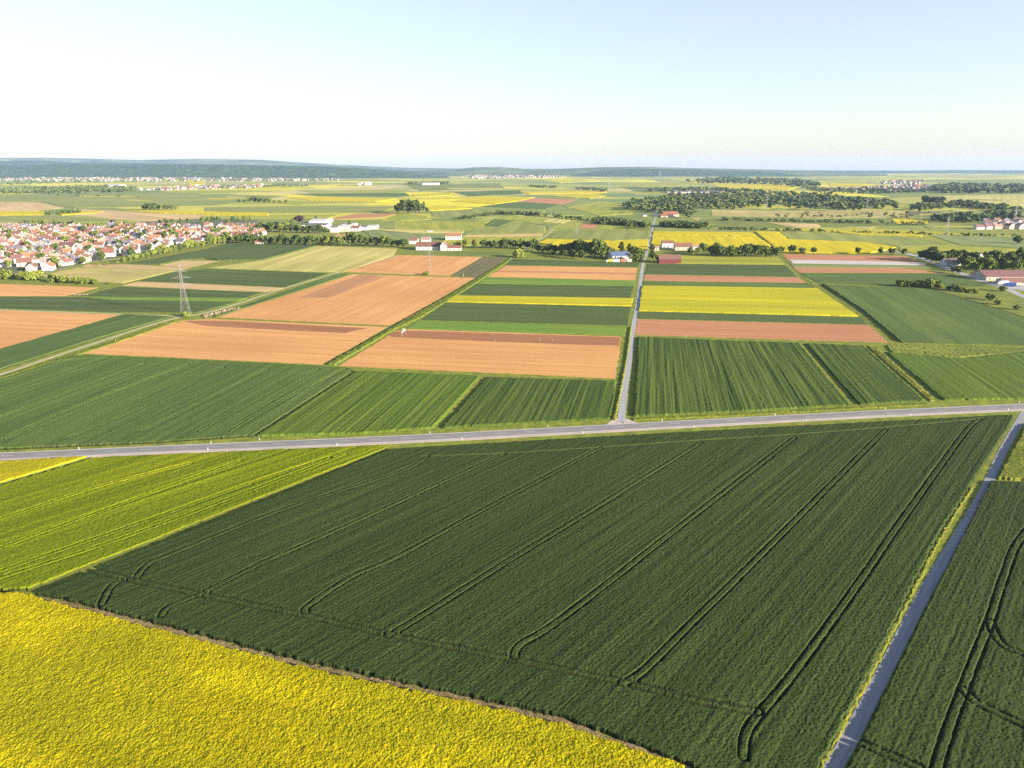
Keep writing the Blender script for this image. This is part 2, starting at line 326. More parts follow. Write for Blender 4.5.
# the land itself
def land():
    xs = np.linspace(-16000, 16000, 65); ys = np.linspace(-600, 15500, 34)
    X, Y = np.meshgrid(xs, ys, indexing='ij'); k = len(ys)
    V = np.stack([X.ravel(), Y.ravel(), np.zeros(X.size)], 1)
    i, j = np.meshgrid(np.arange(len(xs)-1), np.arange(k-1), indexing='ij'); a = (i*k+j).ravel()
    m, nt, b = newmat('land'); g = N(nt, 'ShaderNodeNewGeometry').outputs['Position']
    nearc = mix(nt, ramp(nt, noise(nt, g, .25, .25, 4, .25), .35, .65), (.115,.150,.022), (.235,.235,.030))
    nearc = mix(nt, ramp(nt, noise(nt, g, 1.6, 1.6, 3, 1), .4, .7), nearc, mix(nt, 1.0, nearc, (.5,.55,.5), 'MULTIPLY'))
    mp = N(nt, 'ShaderNodeMapping'); mp.inputs['Scale'].default_value = (1/420, 1/260, 0); mp.inputs['Rotation'].default_value = (0, 0, .12); nt.links.new(g, mp.inputs[0])
    vo = N(nt, 'ShaderNodeTexVoronoi', voronoi_dimensions='2D', distance='MANHATTAN'); vo.inputs['Scale'].default_value = 1; nt.links.new(mp.outputs[0], vo.inputs['Vector'])
    sp = N(nt, 'ShaderNodeSeparateColor'); nt.links.new(vo.outputs['Color'], sp.inputs[0])
    cr = N(nt, 'ShaderNodeValToRGB'); cr.color_ramp.interpolation = 'CONSTANT'; e = cr.color_ramp.elements
    for i_, (p, c) in enumerate(((0,(.17,.20,.045)),(.2,(.24,.25,.055)),(.38,(.29,.285,.05)),(.56,(.40,.36,.045)),(.68,(.14,.18,.05)),(.74,(.42,.33,.13)),(.80,(.54,.45,.015)),(.93,(.14,.20,.065)))):
        el = e[i_] if i_ < 2 else e.new(p); el.position = p; el.color = (*c, 1)
    nt.links.new(sp.outputs[0], cr.inputs[0])
    farc = mix(nt, ramp(nt, noise(nt, g, .01, .01, 4, 0), .35, .7), cr.outputs[0], mix(nt, 1.0, cr.outputs[0], (.75,.8,.8), 'MULTIPLY'))
    sx = N(nt, 'ShaderNodeSeparateXYZ'); nt.links.new(g, sx.inputs[0])
    c = mix(nt, ramp(nt, sx.outputs['Y'], 900, 1500), nearc, farc)
    nt.links.new(c, b.inputs['Base Color'])
    o = mk('ground', V, np.stack([a, a+k, a+k+1, a+1], 1), m); tag(o, kind='structure')
land()
# ------------------------------------------------------------------ roads and tracks
def ribbon(name, line, width, z, mat, kind='structure', n=6, off=0.0, pixels=True, crown=0.0):
    """a paved strip of real thickness along a line"""
    W = spline([G(*p) for p in line] if pixels else line, n); V = []; uv = []; s = 0
    for i, p in enumerate(W):
        a = W[max(0, i-1)]; b = W[min(len(W)-1, i+1)]; d = np.array((b[0]-a[0], b[1]-a[1])); d /= np.linalg.norm(d); nn = np.array((d[1], -d[0]))
        if i: s += math.hypot(p[0]-W[i-1][0], p[1]-W[i-1][1])
        wv = width/2 if not callable(width) else width(s)/2
        for sgn, zz in ((-1, -.25), (-1, z), (0, z+crown), (1, z), (1, -.25)):
            V.append((p[0]+nn[0]*(sgn*wv+off), p[1]+nn[1]*(sgn*wv+off), zz)); uv.append((sgn*wv+off, s))
    Q = [(5*i+j, 5*i+j+1, 5*i+j+6, 5*i+j+5) for i in range(len(W)-1) for j in range(4)]
    o = mk(name, V, np.array(Q)[:, ::-1], M[mat], None, uv); return tag(o, kind=kind)
ROAD = [(-330, 463), (-150, 461), (0, 456.3), (150, 449.6), (300, 443.3), (440, 436.8), (580, 429.3), (720, 421.6), (860, 414.2), (1024, 406.6), (1200, 398.5), (1500, 386)]
ribbon('road_shoulder', ROAD, 8.4, .06, 'gravel', off=.7)
ribbon('road', ROAD, 5.8, .10, 'asphalt', crown=.06)
RW = spline([G(*p) for p in ROAD], 10)
def along(W, s0, s1):
    out = []; s = 0
    for a, b in zip(W[:-1], W[1:]):
        L = math.hypot(b[0]-a[0], b[1]-a[1])
        for t in (s0, s1):
            if s <= t < s+L: out.append((a[0]+(b[0]-a[0])*(t-s)/L, a[1]+(b[1]-a[1])*(t-s)/L))
        s += L
    return out
RL = sum(math.hypot(b[0]-a[0], b[1]-a[1]) for a, b in zip(RW[:-1], RW[1:]))
mb = MB(); s = 5.0
def strip(mb, s0, s1, off, wd, z):
    p = along(RW, s0, s1)
    if len(p) < 2: return
    d = np.array((p[1][0]-p[0][0], p[1][1]-p[0][1])); d /= np.linalg.norm(d); n = np.array((d[1], -d[0]))
    q = [(p[i][0]+n[0]*(off+sg*wd/2), p[i][1]+n[1]*(off+sg*wd/2), z) for i, sg in ((0,-1),(0,1),(1,1),(1,-1))]
    mb.poly(q, ((0,1,2,3),))
while s < RL-12:
    strip(mb, s, s+4.5, 0, .16, .168); s += 12.0
s = 0
while s < RL-12:
    for off in (-2.7, 2.7): strip(mb, s, s+10, off, .14, .113)
    s += 10
o = mb.build('road_marking', M['paint']); tag(o, kind='structure')
RT = [(770, 860), (833, 768), (881, 678), (925.5, 591.6), (956.5, 539), (982, 495.8), (1004, 449), (1025, 412)]
ribbon('farm_track', RT, 2.8, .05, 'concrete')
CT_ = [(621, 422), (624.5, 390), (629, 362), (633.4, 327), (637.7, 304), (641.3, 275), (643.4, 263), (646.6, 253), (650, 241), (652.3, 229), (654, 222), (657, 214)]
ribbon('farm_track', CT_, 3.1, .06, 'concrete_pale', n=4)
ribbon('farm_track', [(612, 425.5), (621, 420), (632, 424)], 5.0, .045, 'gravel')
ribbon('farm_track', [(-120, 410), (0, 374.5), (40, 361), (100, 341.5), (150, 325), (181, 317), (205, 313), (237, 304), (285, 288), (333, 274), (397, 255.5)], 3.0, .05, 'path')
ribbon('farm_track', [(-120, 303), (0, 309.8), (60, 311.8), (120, 314), (181, 316.5)], 2.6, .042, 'path')
ribbon('farm_track', [(753, 232), (764, 242.5), (779, 254), (790, 264), (806, 279.5), (823, 291), (860, 315), (899, 343)], 3.2, .05, 'verge')
ribbon('lane', [(880, 250.5), (907, 253.5), (931, 262), (947, 268), (960, 273), (985, 282), (1005, 288), (1024, 297), (1060, 312)], 7.0, .07, 'concrete_pale')
slab('yard', [(985, 283.5), (1003, 282), (1060, 283), (1060, 300), (1024, 291), (1006, 287.5)], 'yard', .05)
ribbon('farm_track', [(510, 258.5), (528, 247), (540, 240), (554, 229)], 3.0, .05, 'path')
# ------------------------------------------------------------------ foreground crops (standing, with wheel ruts)
W1T = [[(137,577),(149,564),(175,553),(239,527),(300,504),(400,472),(427,457)],
 [(162,615),(171,606),(205,592),(265,562),(300,547),(400,502),(504,454)],
 [(305,612),(310,605),(354,576),(400,556),(481,511),(601,448)],
 [(388,634),(409,624),(517,556),(599,506),(700,443)],
 [(514,657),(522,644),(567,615),(700,511),(794,438)],
 [(622,683),(644,671),(700,615),(746,570),(885,430)],
 [(743,757),(746,735),(758,716),(794,673),(856,587),(909,510),(966,431),(980,419)],
 [(102,604),(111,587),(124,579)],
 [(60,566),(90,570),(137,581),(205,595),(303,615),(397,636),(517,660),(626,683),(700,701),(758,712)]]
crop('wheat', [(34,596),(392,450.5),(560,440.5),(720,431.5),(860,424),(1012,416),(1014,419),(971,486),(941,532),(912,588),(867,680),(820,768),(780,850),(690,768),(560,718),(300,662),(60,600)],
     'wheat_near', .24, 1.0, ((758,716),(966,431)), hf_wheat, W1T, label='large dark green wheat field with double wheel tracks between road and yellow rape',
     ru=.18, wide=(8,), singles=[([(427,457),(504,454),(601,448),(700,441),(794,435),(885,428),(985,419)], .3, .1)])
W2T = [[(1080,480),(1024,534),(1004,577),(990,620),(964,687),(947,735),(930,790)], [(990,622),(994,634),(1004,647),(1024,655),(1100,690)], [(963,690),(970,698),(981,706),(1024,726),(1100,760)], [(856,741),(880,752),(909,764),(950,785)]]
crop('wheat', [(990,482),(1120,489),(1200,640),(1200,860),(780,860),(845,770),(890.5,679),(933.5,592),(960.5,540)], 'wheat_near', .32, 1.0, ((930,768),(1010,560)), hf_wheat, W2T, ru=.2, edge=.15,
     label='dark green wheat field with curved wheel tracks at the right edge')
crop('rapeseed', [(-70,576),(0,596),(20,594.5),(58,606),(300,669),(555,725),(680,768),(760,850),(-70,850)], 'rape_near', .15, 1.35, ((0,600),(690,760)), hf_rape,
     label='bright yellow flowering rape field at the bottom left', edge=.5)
crop('dry_verge', [(14,591),(30,595),(60,599.5),(300,661),(560,717),(700,768),(790,850),(762,850),(682,768),(555,726),(300,670),(60,606.5),(16,596)], 'dry_grass', .2, .35, ((60,602),(560,722)), hf_grass,
     label='tan dry grass strip between yellow rape and dark wheat', cat='grass strip', edge=.5)
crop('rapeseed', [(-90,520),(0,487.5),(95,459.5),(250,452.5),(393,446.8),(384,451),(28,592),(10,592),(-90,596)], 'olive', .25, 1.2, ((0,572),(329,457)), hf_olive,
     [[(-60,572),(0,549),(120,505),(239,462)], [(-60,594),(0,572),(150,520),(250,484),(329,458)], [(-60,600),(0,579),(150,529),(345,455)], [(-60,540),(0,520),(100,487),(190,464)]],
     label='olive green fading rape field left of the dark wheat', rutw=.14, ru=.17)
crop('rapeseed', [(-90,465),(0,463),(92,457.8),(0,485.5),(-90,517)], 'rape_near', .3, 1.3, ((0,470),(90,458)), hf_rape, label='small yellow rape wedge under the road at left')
crop('rapeseed', [(1010,453),(1024,428),(1027,425),(1120,420),(1120,487),(996,480)], 'verge', .3, 1.2, ((1000,470),(1024,430)), hf_rape, label='yellow green rape patch right of the farm track')
crop('verge_grass', [(816,768),(862,680),(911,588),(940,532),(970,487),(974,488),(945,533),(916,590),(871,680),(824,768),(780,850),(772,850)], 'verge', .2, .42, ((816,768),(904,588)), hf_grass,
     label='sunlit yellow green verge left of the right farm track', cat='grass strip', edge=.4)
# ------------------------------------------------------------------ crops across the road
AT = [[(6,439),(80,405),(187,365)], [(70,437),(150,404),(223,368)], [(141,431),(200,404),(267,370)], [(199,431),(300,376),(318,369)], [(231,431),(300,391),(345,369)], [(-60,443),(0,418),(143,364)],
      [(-120,395),(0,376),(73,359.5),(180,362),(300,368.5),(350,371)]]
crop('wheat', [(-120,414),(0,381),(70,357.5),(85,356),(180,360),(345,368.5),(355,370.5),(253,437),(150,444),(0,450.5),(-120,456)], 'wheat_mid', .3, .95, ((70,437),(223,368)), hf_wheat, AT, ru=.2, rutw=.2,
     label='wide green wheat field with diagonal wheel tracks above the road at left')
crop('maize', [(357,371.5),(481,376.5),(434,429),(360,434.5),(254,437)], 'maize_light', .45, 1.0, ((356,371),(253,440)), hf_rows, label='bright green striped field in the middle above the road')
crop('maize', [(486,377.5),(560,380),(617,381.5),(615,400),(611,419.5),(520,424.5),(440,429)], 'maize', .45, 1.0, ((483,376),(435,431)), hf_rows, label='dark green striped field left of the central track')
crop('maize', [(637,337.5),(720,341),(799,343.5),(851,406),(740,412.5),(632,417.5)], 'maize', .42, 1.1, ((636,336),(627,418)), hf_rows, label='tall dark green striped field right of the central track')
crop('maize', [(804,343.6),(864,346.5),(926,401.5),(858,405.5)], 'maize', .45, .95, ((803,342),(853,405)), hf_rows, label='green striped plot at the right end of the tall striped field')
crop('wheat', [(884,352),(960,359),(1024,352),(1160,350),(1160,390),(1024,400),(942,401)], 'maize_light', .6, .8, ((884,352),(942,401)), hf_olive, [[(878,346),(905,370),(933,394)]], label='mid green field above the road at the right edge')
crop('verge_grass', [(866,346),(878,348),(936,401),(929,402)], 'verge', .4, .7, ((866,346),(929,402)), hf_grass, [[(872,350),(932,401)]], label='yellow green grass strip beside the right striped field', cat='grass strip', rutw=.15)
crop('meadow_grass', [(884,345.5),(905,345),(1024,348),(1160,350),(1160,351),(1024,353),(960,358),(890,353)], 'meadow', .6, .9, ((900,346),(1024,350)), hf_grass, label='rough yellowish meadow strip at the right', cat='meadow')
crop('verge_grass', [(611,420.5),(617.5,395),(624,362),(629,327),(632.5,327),(627.5,362),(621.5,395),(616.5,420.5)], 'verge', .35, 1.0, ((611,420),(624,362)), hf_grass, label='yellow green verge along the left of the central track', cat='grass strip')
crop('verge_grass', [(630,418.5),(740,413.2),(928,402.5),(930,405),(740,416.5),(632,421)], 'verge', .4, .6, ((630,419),(928,403)), hf_grass, label='grass verge on the far side of the road', cat='grass strip')
crop('ditch_grass', [(325,365),(389,329),(409,317),(450,294.5),(478,277.5),(509,258.8),(513,258.8),(486,277.5),(458,295.5),(420,318.6),(395,330),(335,365.8)], 'bank', .5, 1.3, ((325,365),(450,294)), hf_grass, label='tall grass bank on the diagonal ditch between brown fields', cat='grass strip')
crop('ditch_grass', [(821,284.5),(862,311),(899,342),(904,342.8),(868,313),(827,285)], 'green_dark', .5, 1.8, ((821,284),(899,342)), hf_grass, label='dark green grass bank beside the right diagonal track', cat='grass strip')
crop('verge_grass', [(-100,403),(0,376.5),(60,358.5),(120,339),(178,320),(183,320),(125,340.5),(64,360),(0,380),(-100,408)], 'verge', .4, .9, ((0,372),(120,336)), hf_grass, label='yellow green grass bank along the left diagonal track', cat='grass strip')
# ------------------------------------------------------------------ fields in the middle distance
def fl(mat, pts, h=None, rows=None, name=None):
    LEVEL[0] += .013
    soil = mat.startswith('soil') or mat in ('fleece', 'tan', 'brown_green')
    hh = (.03 if soil else {'rape': .7, 'rape_green': .7}.get(mat, .22)) if h is None else h
    nm = name or ('ploughed_field' if soil else 'rape_field' if mat.startswith('rape') else 'meadow' if mat in ('meadow', 'pasture_tan') else 'crop_field')
    return slab(nm, pts, mat, hh+LEVEL[0]*.25, rows)
L = [
 ('soil',[(83,353.5),(183,320.5),(210,318.8),(388,327),(322,364.5),(205,359)]), ('soil_wet',[(184,320.7),(230,321.2),(368,328.3),(356,330.5),(345,333.3),(300,331.3),(205,326),(192,323)],.06),
 ('soil',[(217,317.3),(353,274.2),(410,276),(475,278),(409,316.5),(389,325.5)]), ('soil_moist',[(299,298),(360,274.6),(387,276),(360,286),(329,298)],.06),
 ('soil',[(346,272),(397,255),(482,257),(449,276)]), ('brown_green',[(450.5,276),(483,257),(507,258),(477,277.5)]),
 ('soil',[(506,265.7),(637,267.7),(635,280.3),(488,276.8)]), ('soil_red',[(498,270.6),(636,273),(636,274.6),(496,272)],.06),
 ('green_dark',[(511,259.3),(640,262.7),(638,267.2),(507,265.2)]), ('green_bright',[(487,277.6),(635,281),(634,286),(479,283.6)]), ('green_dark',[(477,284),(633.5,286.4),(630,298.7),(458,295.6)]),
 ('rape_green',[(455,296.2),(633,299),(631,306.5),(447,302)]), ('green_dark',[(446,302.8),(630.5,307),(627.5,326),(422,320)]), ('green_bright',[(420,320.8),(626.5,326.8),(624,335.2),(407,329)]),
 ('soil',[(339,366),(396,331),(410,329.3),(621,336.7),(615.5,378.5)]), ('soil_wet',[(388,334),(402,330.4),(620.5,337.3),(619.5,346),(500,342),(410,338),(392,337)],.06),
 ('green_dark',[(648,264),(785,265.2),(797,277),(645.5,274.2)]), ('soil_red',[(645,274.8),(798,277.6),(806,283),(644.5,280.7)]), ('green_mid',[(644,281.2),(807,283.4),(816,288.6),(643,285.8)]),
 ('rape_green',[(642.5,286.3),(817,289),(858,316.6),(639,311.2)]), ('green_dark',[(638.5,311.8),(861,317.4),(868,324.5),(637.5,318.6)]), ('soil_red',[(637,319.2),(868,325.2),(889,342.6),(635.5,334.8)]),
 ('green_mid',[(824,285),(899,287.2),(927,288.2),(960,298),(1000,310),(1024,318),(1090,338),(1090,347),(903,343)], None, ((824,285),(903,343))),
 ('meadow',[(930,288.5),(950,289),(1003,289.5),(1024,298.5),(1090,315),(1090,336),(1024,317.5),(1000,309.5)]),
 ('green_mid',[(800,273.2),(950,273.6),(990,287),(930,287.2),(899,286),(821,283.8)]), ('soil_red',[(793,267.3),(900,268.2),(951,273),(800,272.6)]),
 ('green_pale',[(790,263.8),(925,265.8),(934,268.2),(900,267.6),(793,266.8)]), ('fleece',[(789,259.8),(819,260.2),(900,262),(926,263.4),(926,265.2),(870,264.6),(793,263.2)],.12),
 ('soil_red',[(783,254.3),(905,256.2),(924,262.4),(900,261.5),(787,259.3)]),
 ('yellow_green',[(681,255.5),(777,256.5),(785,264.6),(660,263.4)]),
 ('meadow',[(415,251),(470,250),(535,251),(510,258),(484,256.4),(400,254)]),
 ('barley',[(209,268),(265,260.3),(319,246),(397,248.8),(394,255),(343,272.4),(312,271.8)], None, ((265,262),(319,246))),
 ('green_dark',[(128,264),(205,249.8),(232,243),(317,246),(263,260),(218,260.6),(205,259),(184,260),(160,264.6)], .8), ('tan',[(160,265.5),(184,260.6),(219,261),(190,267.3)]),
 ('pasture_tan',[(38,276.5),(78,267.6),(174,271),(122,283.3),(98,282)]), ('tan',[(86,264.5),(128,264.6),(190,267.8),(174,270.5),(82,267)]),
 ('green_dark',[(139,281.2),(176,272),(205,269),(329,273.5),(286,287.2),(205,283.8)]), ('tan',[(122,285.6),(138,281.8),(205,284.3),(284,288),(264,292),(205,289.8)]),
 ('green_dark',[(82,296),(120,287),(262,292.6),(246,298),(120,297.5)]), ('green_bright',[(79,296.7),(246,298.4),(238,301.5),(110,299.6)]),
 ('green_dark',[(0,297),(77,297.4),(110,300),(238,302),(197,312.6),(120,312.6),(0,308.3)]), ('soil',[(-80,284),(0,284),(98,287.6),(64,296),(0,296),(-80,296)], None, ((0,290),(64,296))),
 ('soil',[(-80,308),(0,310.5),(121,315),(0,349),(-80,375)], None, ((0,310),(121,315))), ('wheat_mid',[(-80,376),(0,350.5),(124,315.3),(172,317.8),(100,338.5),(0,370.5),(-80,394)], .9, ((0,370),(172,318))),
 ('green_mid',[(242,306.2),(335,274.8),(351,274.3),(216,317),(208,316)]),
 # towards and beyond the avenue
 ('rape',[(653,231.8),(752,232.8),(757,236.2),(653,235.2)]), ('rape',[(652.5,236.2),(758,237.2),(775,249),(700,248),(651.5,245)]), ('green_far',[(655,227),(745,231),(751,232.4),(654,231.4)]),
 ('rape',[(755,231.6),(779,232.2),(788,239.6),(867,242.6),(896,247.6),(870,253.6),(782,253)]), ('green_far',[(781,232),(860,233.8),(905,236.6),(958,245),(899,246.8),(867,242.2),(789,239.2)]),
 ('rape_green',[(831,231.8),(923,233.6),(921,236.8),(860,235.4)]), ('green_pale',[(928,235),(1010,237),(1090,243),(1090,252),(960,245)]), ('yellow_green',[(900,247.4),(958,246),(1030,250),(1090,253),(1090,262),(1000,256),(900,252)]),
 ('rape',[(891,219),(929,219.8),(927,223.8),(897,224)]), ('pasture_tan',[(740,211),(905,210),(905,217),(819,218.5),(760,217)]), ('brown_green',[(905,211),(945,212),(945,215),(905,215)]),
 ('barley',[(943,196),(1060,194),(1060,205),(985,206),(950,203.4)]), ('pasture_tan',[(711,209.6),(779,211),(765,217),(712,216)]), ('green_far',[(905,216),(1010,208),(1080,210),(1080,232),(930,229)], .3), ('meadow',[(700,219),(890,219.5),(925,226),(760,229),(700,226)], .35),
 ('tan',[(766,222.5),(818,224.6),(821,227.4),(796,228)], .6), ('pasture_tan',[(690,218),(880,225),(870,229),(700,222)],.2),
 ('rape',[(538,243),(548,239.2),(615,241.2),(648,240),(647.5,250),(565,248)]), ('green_far',[(550,237.6),(562,230),(637,231),(649,231),(648,239.4),(615,240.6)]), ('yellow_green',[(594,229),(601,224),(638,226.4),(636,230)]),
 ('soil_red',[(579,228.2),(584,223.3),(599,223.8),(593,229)]), ('barley',[(542,222),(548,218.2),(572,219.6),(562,223.6)]),
 ('yellow_green',[(462,236.8),(542,236.8),(533,244.5),(462,246),(420,247)]), ('tan',[(462,235.3),(543,234),(542,236.3),(462,236.5)]), ('green_far',[(468,233.6),(480,226),(500,227),(516,221.5),(545,226),(544,233.6)]), ('green_mid',[(484,225.5),(494,219.5),(515,221),(499,226.6)]), ('green_far',[(522,222),(546,223.6),(560,224.5),(549,230),(546,225.6)]),
 ('yellow_green',[(494,219.2),(502,215.8),(538,217.2),(531,221.4)]), ('yellow_green',[(395,221),(489,222),(474,230),(395,229.8)]), ('yellow_green',[(381,221),(397,214.2),(426,216),(432,219.6),(400,221)]),
 ('barley',[(361,228.6),(464,231),(462,233.4),(410,233)]), ('green_pale',[(361,229.6),(410,233.4),(470,234),(460,238.6),(378,241)]), ('green_far',[(378,228),(388,221.5),(396,221.5),(394,229)]),
 ('soil_moist',[(325,220),(357,213.6),(397,213.2),(385,217)]), ('rape',[(424,206.4),(455,206),(472,208.8),(430,210.8)]), ('green_far',[(432,211.3),(474,209.2),(545,211),(540,215),(470,218),(432,217)]),
 ('rape',[(452,201.6),(476,197),(535,197.2),(520,201),(495,204)]), ('soil_red',[(517,201.3),(533,198.3),(577,199.6),(561,204.6)]), ('rape',[(520,192),(606,190.6),(606,193),(530,194.3)]), ('rape_green',[(545,196),(592,193.6),(606,196),(590,198.6)]),
 ('green_mid',[(497,204.3),(518,201.8),(559,205),(545,209),(480,206.6)]), ('yellow_green',[(570,208),(600,202),(640,203),(632,214),(600,216)]), ('green_far',[(562,205),(580,200),(600,201.6),(568,208)]),
 ('rape',[(290,198),(320,196.6),(397,199),(375,202),(310,200.6)]), ('yellow_green',[(255,201.4),(318,201.4),(372,203.2),(300,205)]), ('green_far',[(205,207.4),(330,205.4),(395,207),(380,212.8),(272,213.4),(205,211)]), ('rape',[(205,212.2),(268,212.8),(268,216),(205,215)]), ('yellow_green',[(200,216.5),(340,214.6),(325,219),(205,219)]),
 ('rape',[(120,210.8),(205,211.8),(205,214.4),(160,213.4)]), ('tan',[(62,213.6),(75,209),(120,211.2),(160,213.8),(205,215),(205,220.5),(130,221)]), ('tan',[(-60,202),(40,202.6),(64,208),(30,211.4),(-60,212)]), ('rape',[(-60,212.6),(35,211.4),(46,211.8),(44,215),(-60,216)]), ('rape',[(58,214),(80,212),(104,211),(96,213.4),(62,215.2)]),
 ('green_far',[(-60,216.6),(60,215.8),(140,221),(60,223),(-60,222)]), ('tan',[(-60,221.6),(0,221),(30,224),(0,227),(-60,227)]), ('yellow_green',[(96,201.4),(130,200.4),(174,202),(170,203.4)]), ('green_far',[(-60,195),(200,194),(290,196),(215,206),(75,208),(40,202),(-60,201)], .25),
 ('rape_green',[(205,187.6),(286,186.4),(330,187.6),(290,189.2),(210,189.6)]), ('yellow_green',[(140,191.5),(240,190),(290,191.6),(200,194)]), ('meadow',[(405,184.6),(500,183.4),(505,189),(420,191)]), ('rape_green',[(412,194.4),(450,193),(452,195.4),(414,197)]), ('green_mid',[(452,192),(520,190),(523,194),(470,196.6)]),
 ('rape',[(711,185),(780,184.6),(800,187),(788,190),(728,189)]), ('rape',[(829,183),(865,184),(865,187),(830,186)]), ('rape_green',[(540,180.5),(580,179),(600,181),(560,183)]), ('yellow_green',[(600,183),(690,181.5),(700,185),(640,187)]), ('green_mid',[(620,187),(720,189),(700,192),(640,191.6)]),
 ('yellow_green',[(300,191),(400,189.5),(405,192.6),(320,194.4)]), ('green_mid',[(290,194),(405,192.8),(412,197),(320,196.3)]), ('rape',[(186,181),(205,181),(205,184.2),(190,185)]), ('green_far',[(930,181),(1060,180),(1060,185),(950,184.4)]),
 ('village_ground',[(-60,226),(60,223),(110,225),(160,221),(215,218),(258,220),(262,236),(232,242.6),(190,246.5),(160,251.5),(128,257.4),(84,263.4),(76,266),(50,272.4),(22,275.4),(-60,273)], .02),
]
qs = random.Random(12)
for k in range(46):
    x, y = qs.choice(((qs.uniform(180, 640), qs.uniform(182, 199)), (qs.uniform(620, 1010), qs.uniform(180, 190)), (qs.uniform(-20, 250), qs.uniform(186, 200)), (qs.uniform(880, 1020), qs.uniform(198, 232))))
    wd, ht, sk = qs.uniform(18, 60), qs.uniform(.5, 1.1), qs.uniform(-8, 8)
    L.append((qs.choice(('rape', 'rape_green', 'yellow_green', 'barley', 'green_pale', 'green_mid')), [(x, y), (x+wd, y+qs.uniform(-.3, .3)), (x+wd+sk, y+ht), (x+sk, y+ht)], .25))
for r in L:
    o = fl(*r)
    if r[0] == 'village_ground': o.name = 'village_ground'
# ------------------------------------------------------------------ trees
def crown(seed, nc, nl, rx, z0, z1, leaf, shape='round'):
    """leaf clumps through the crown's volume; returns quad vertices"""
    r = np.random.default_rng(seed); zc, rz = (z0+z1)/2, (z1-z0)/2; out = []
    for i in range(nc):
        while True:
            p = r.uniform(-1, 1, 3)
            if np.linalg.norm(p) < 1 and np.linalg.norm(p) > .25: break
        f = 1.0
        if shape == 'cone': f = max(.12, .55-.5*p[2])*1.2
        if shape == 'tall': f = .9-.25*max(0, p[2])
        if shape == 'round': f = 1-.25*max(0, -p[2])
        c = np.array((p[0]*rx*f*.78, p[1]*rx*f*.78, zc+p[2]*rz*.82)); cr = rx*r.uniform(.26, .44)*(.7 if shape != 'round' else 1)
        d = r.normal(size=(nl, 3)); d /= np.linalg.norm(d, axis=1)[:, None]; d[:, 2] = np.where(d[:, 2] < -.5, -d[:, 2], d[:, 2])
        pos = c+d*cr*r.uniform(.65, 1.08, (nl, 1))
        nrm = d*.8+r.normal(size=(nl, 3))*.55; nrm /= np.linalg.norm(nrm, axis=1)[:, None]
        t = np.cross(nrm, r.normal(size=(nl, 3))); t /= np.linalg.norm(t, axis=1)[:, None]; b = np.cross(nrm, t)
        sz = leaf*r.uniform(.6, 1.35, (nl, 1)); k = r.uniform(.5, 1, (nl, 1))
        out.append(np.stack([pos-t*sz-b*sz*k*.4, pos+t*sz*.3-b*sz*k, pos+t*sz+b*sz*k*.3, pos-t*sz*.2+b*sz*k], 1))
    return np.concatenate(out).reshape(-1, 3)
def trunk(h, r, seed):
    m = MB(); q = random.Random(seed); m.bar((0,0,-.3), (q.uniform(-.2,.2), q.uniform(-.2,.2), h*.55), r, r*.6, 7)
    for k in range(4):
        a = k*1.6+q.random(); m.bar((0,0,h*(.35+.05*k)), (math.cos(a)*h*.22, math.sin(a)*h*.22, h*(.6+.06*k)), r*.45, r*.15, 5)
    return m
PROTO = {}
SH = {'round': (10, 4.6, .9, 10.0, 'round'), 'tall': (9, 3.2, .6, 10.0, 'tall'), 'cone': (9, 2.7, .6, 10.0, 'cone'), 'bush': (7, 5.6, .1, 6.0, 'round'), 'small': (8, 4.2, .8, 8.0, 'round')}
def proto(shape, leaf, var):
    k = (shape, leaf, var)
    if k not in PROTO:
        nc, rx, z0, z1, st = SH[shape]; V = crown(hash((shape, var)) % 9999 if False else {'round':11,'tall':23,'cone':37,'bush':51,'small':67}[shape]+var*101, nc+(14 if shape != 'bush' else 6), 52, rx, z0, z1, .66, st)
        me_o = mk('crown', V, np.arange(len(V)).reshape(-1, 4), LEAF[leaf]); me_t = trunk(z1, .32 if shape != 'bush' else .18, var).build('trunk', M['bark'])
        me1, me2 = me_o.data, me_t.data; bpy.data.objects.remove(me_o); bpy.data.objects.remove(me_t); PROTO[k] = (me1, me2, z1)
    return PROTO[k]
def tree(name, label, px, py, hpx, leaf='mid', shape='round', group=None, cat='tree', wide=1.0, z=0.0, at=None, hm=None):
    a, b, z1 = proto(shape, leaf, random.randrange(3)); x, y = at or G(px, py)
    hm = hm or hpx*mpp(py); sc = hm/z1*random.uniform(.86, 1.16)
    if leaf == 'dark' and random.random() < .22: a = proto(shape, 'mid', random.randrange(3))[0]
    t = thing(name, label, cat, (x, y, z), random.uniform(0, 6.28), group, (sc*wide*random.uniform(.92,1.08), sc*wide*random.uniform(.92,1.08), sc))
    for nm, me in (('crown', a), ('trunk', b)):
        o = bpy.data.objects.new(nm, me); COL.objects.link(o); o.parent = t
    return t
def row(name, fmt, pts, leaf, shape, group, cat='tree', wide=1.0):
    pts = sorted(pts)
    for i, p in enumerate(pts):
        tree(name, fmt % ordn(i), p[0], p[1], p[2], p[3] if len(p) > 3 else leaf, p[4] if len(p) > 4 else shape, group, cat, wide)
J = lambda a: random.uniform(-a, a)
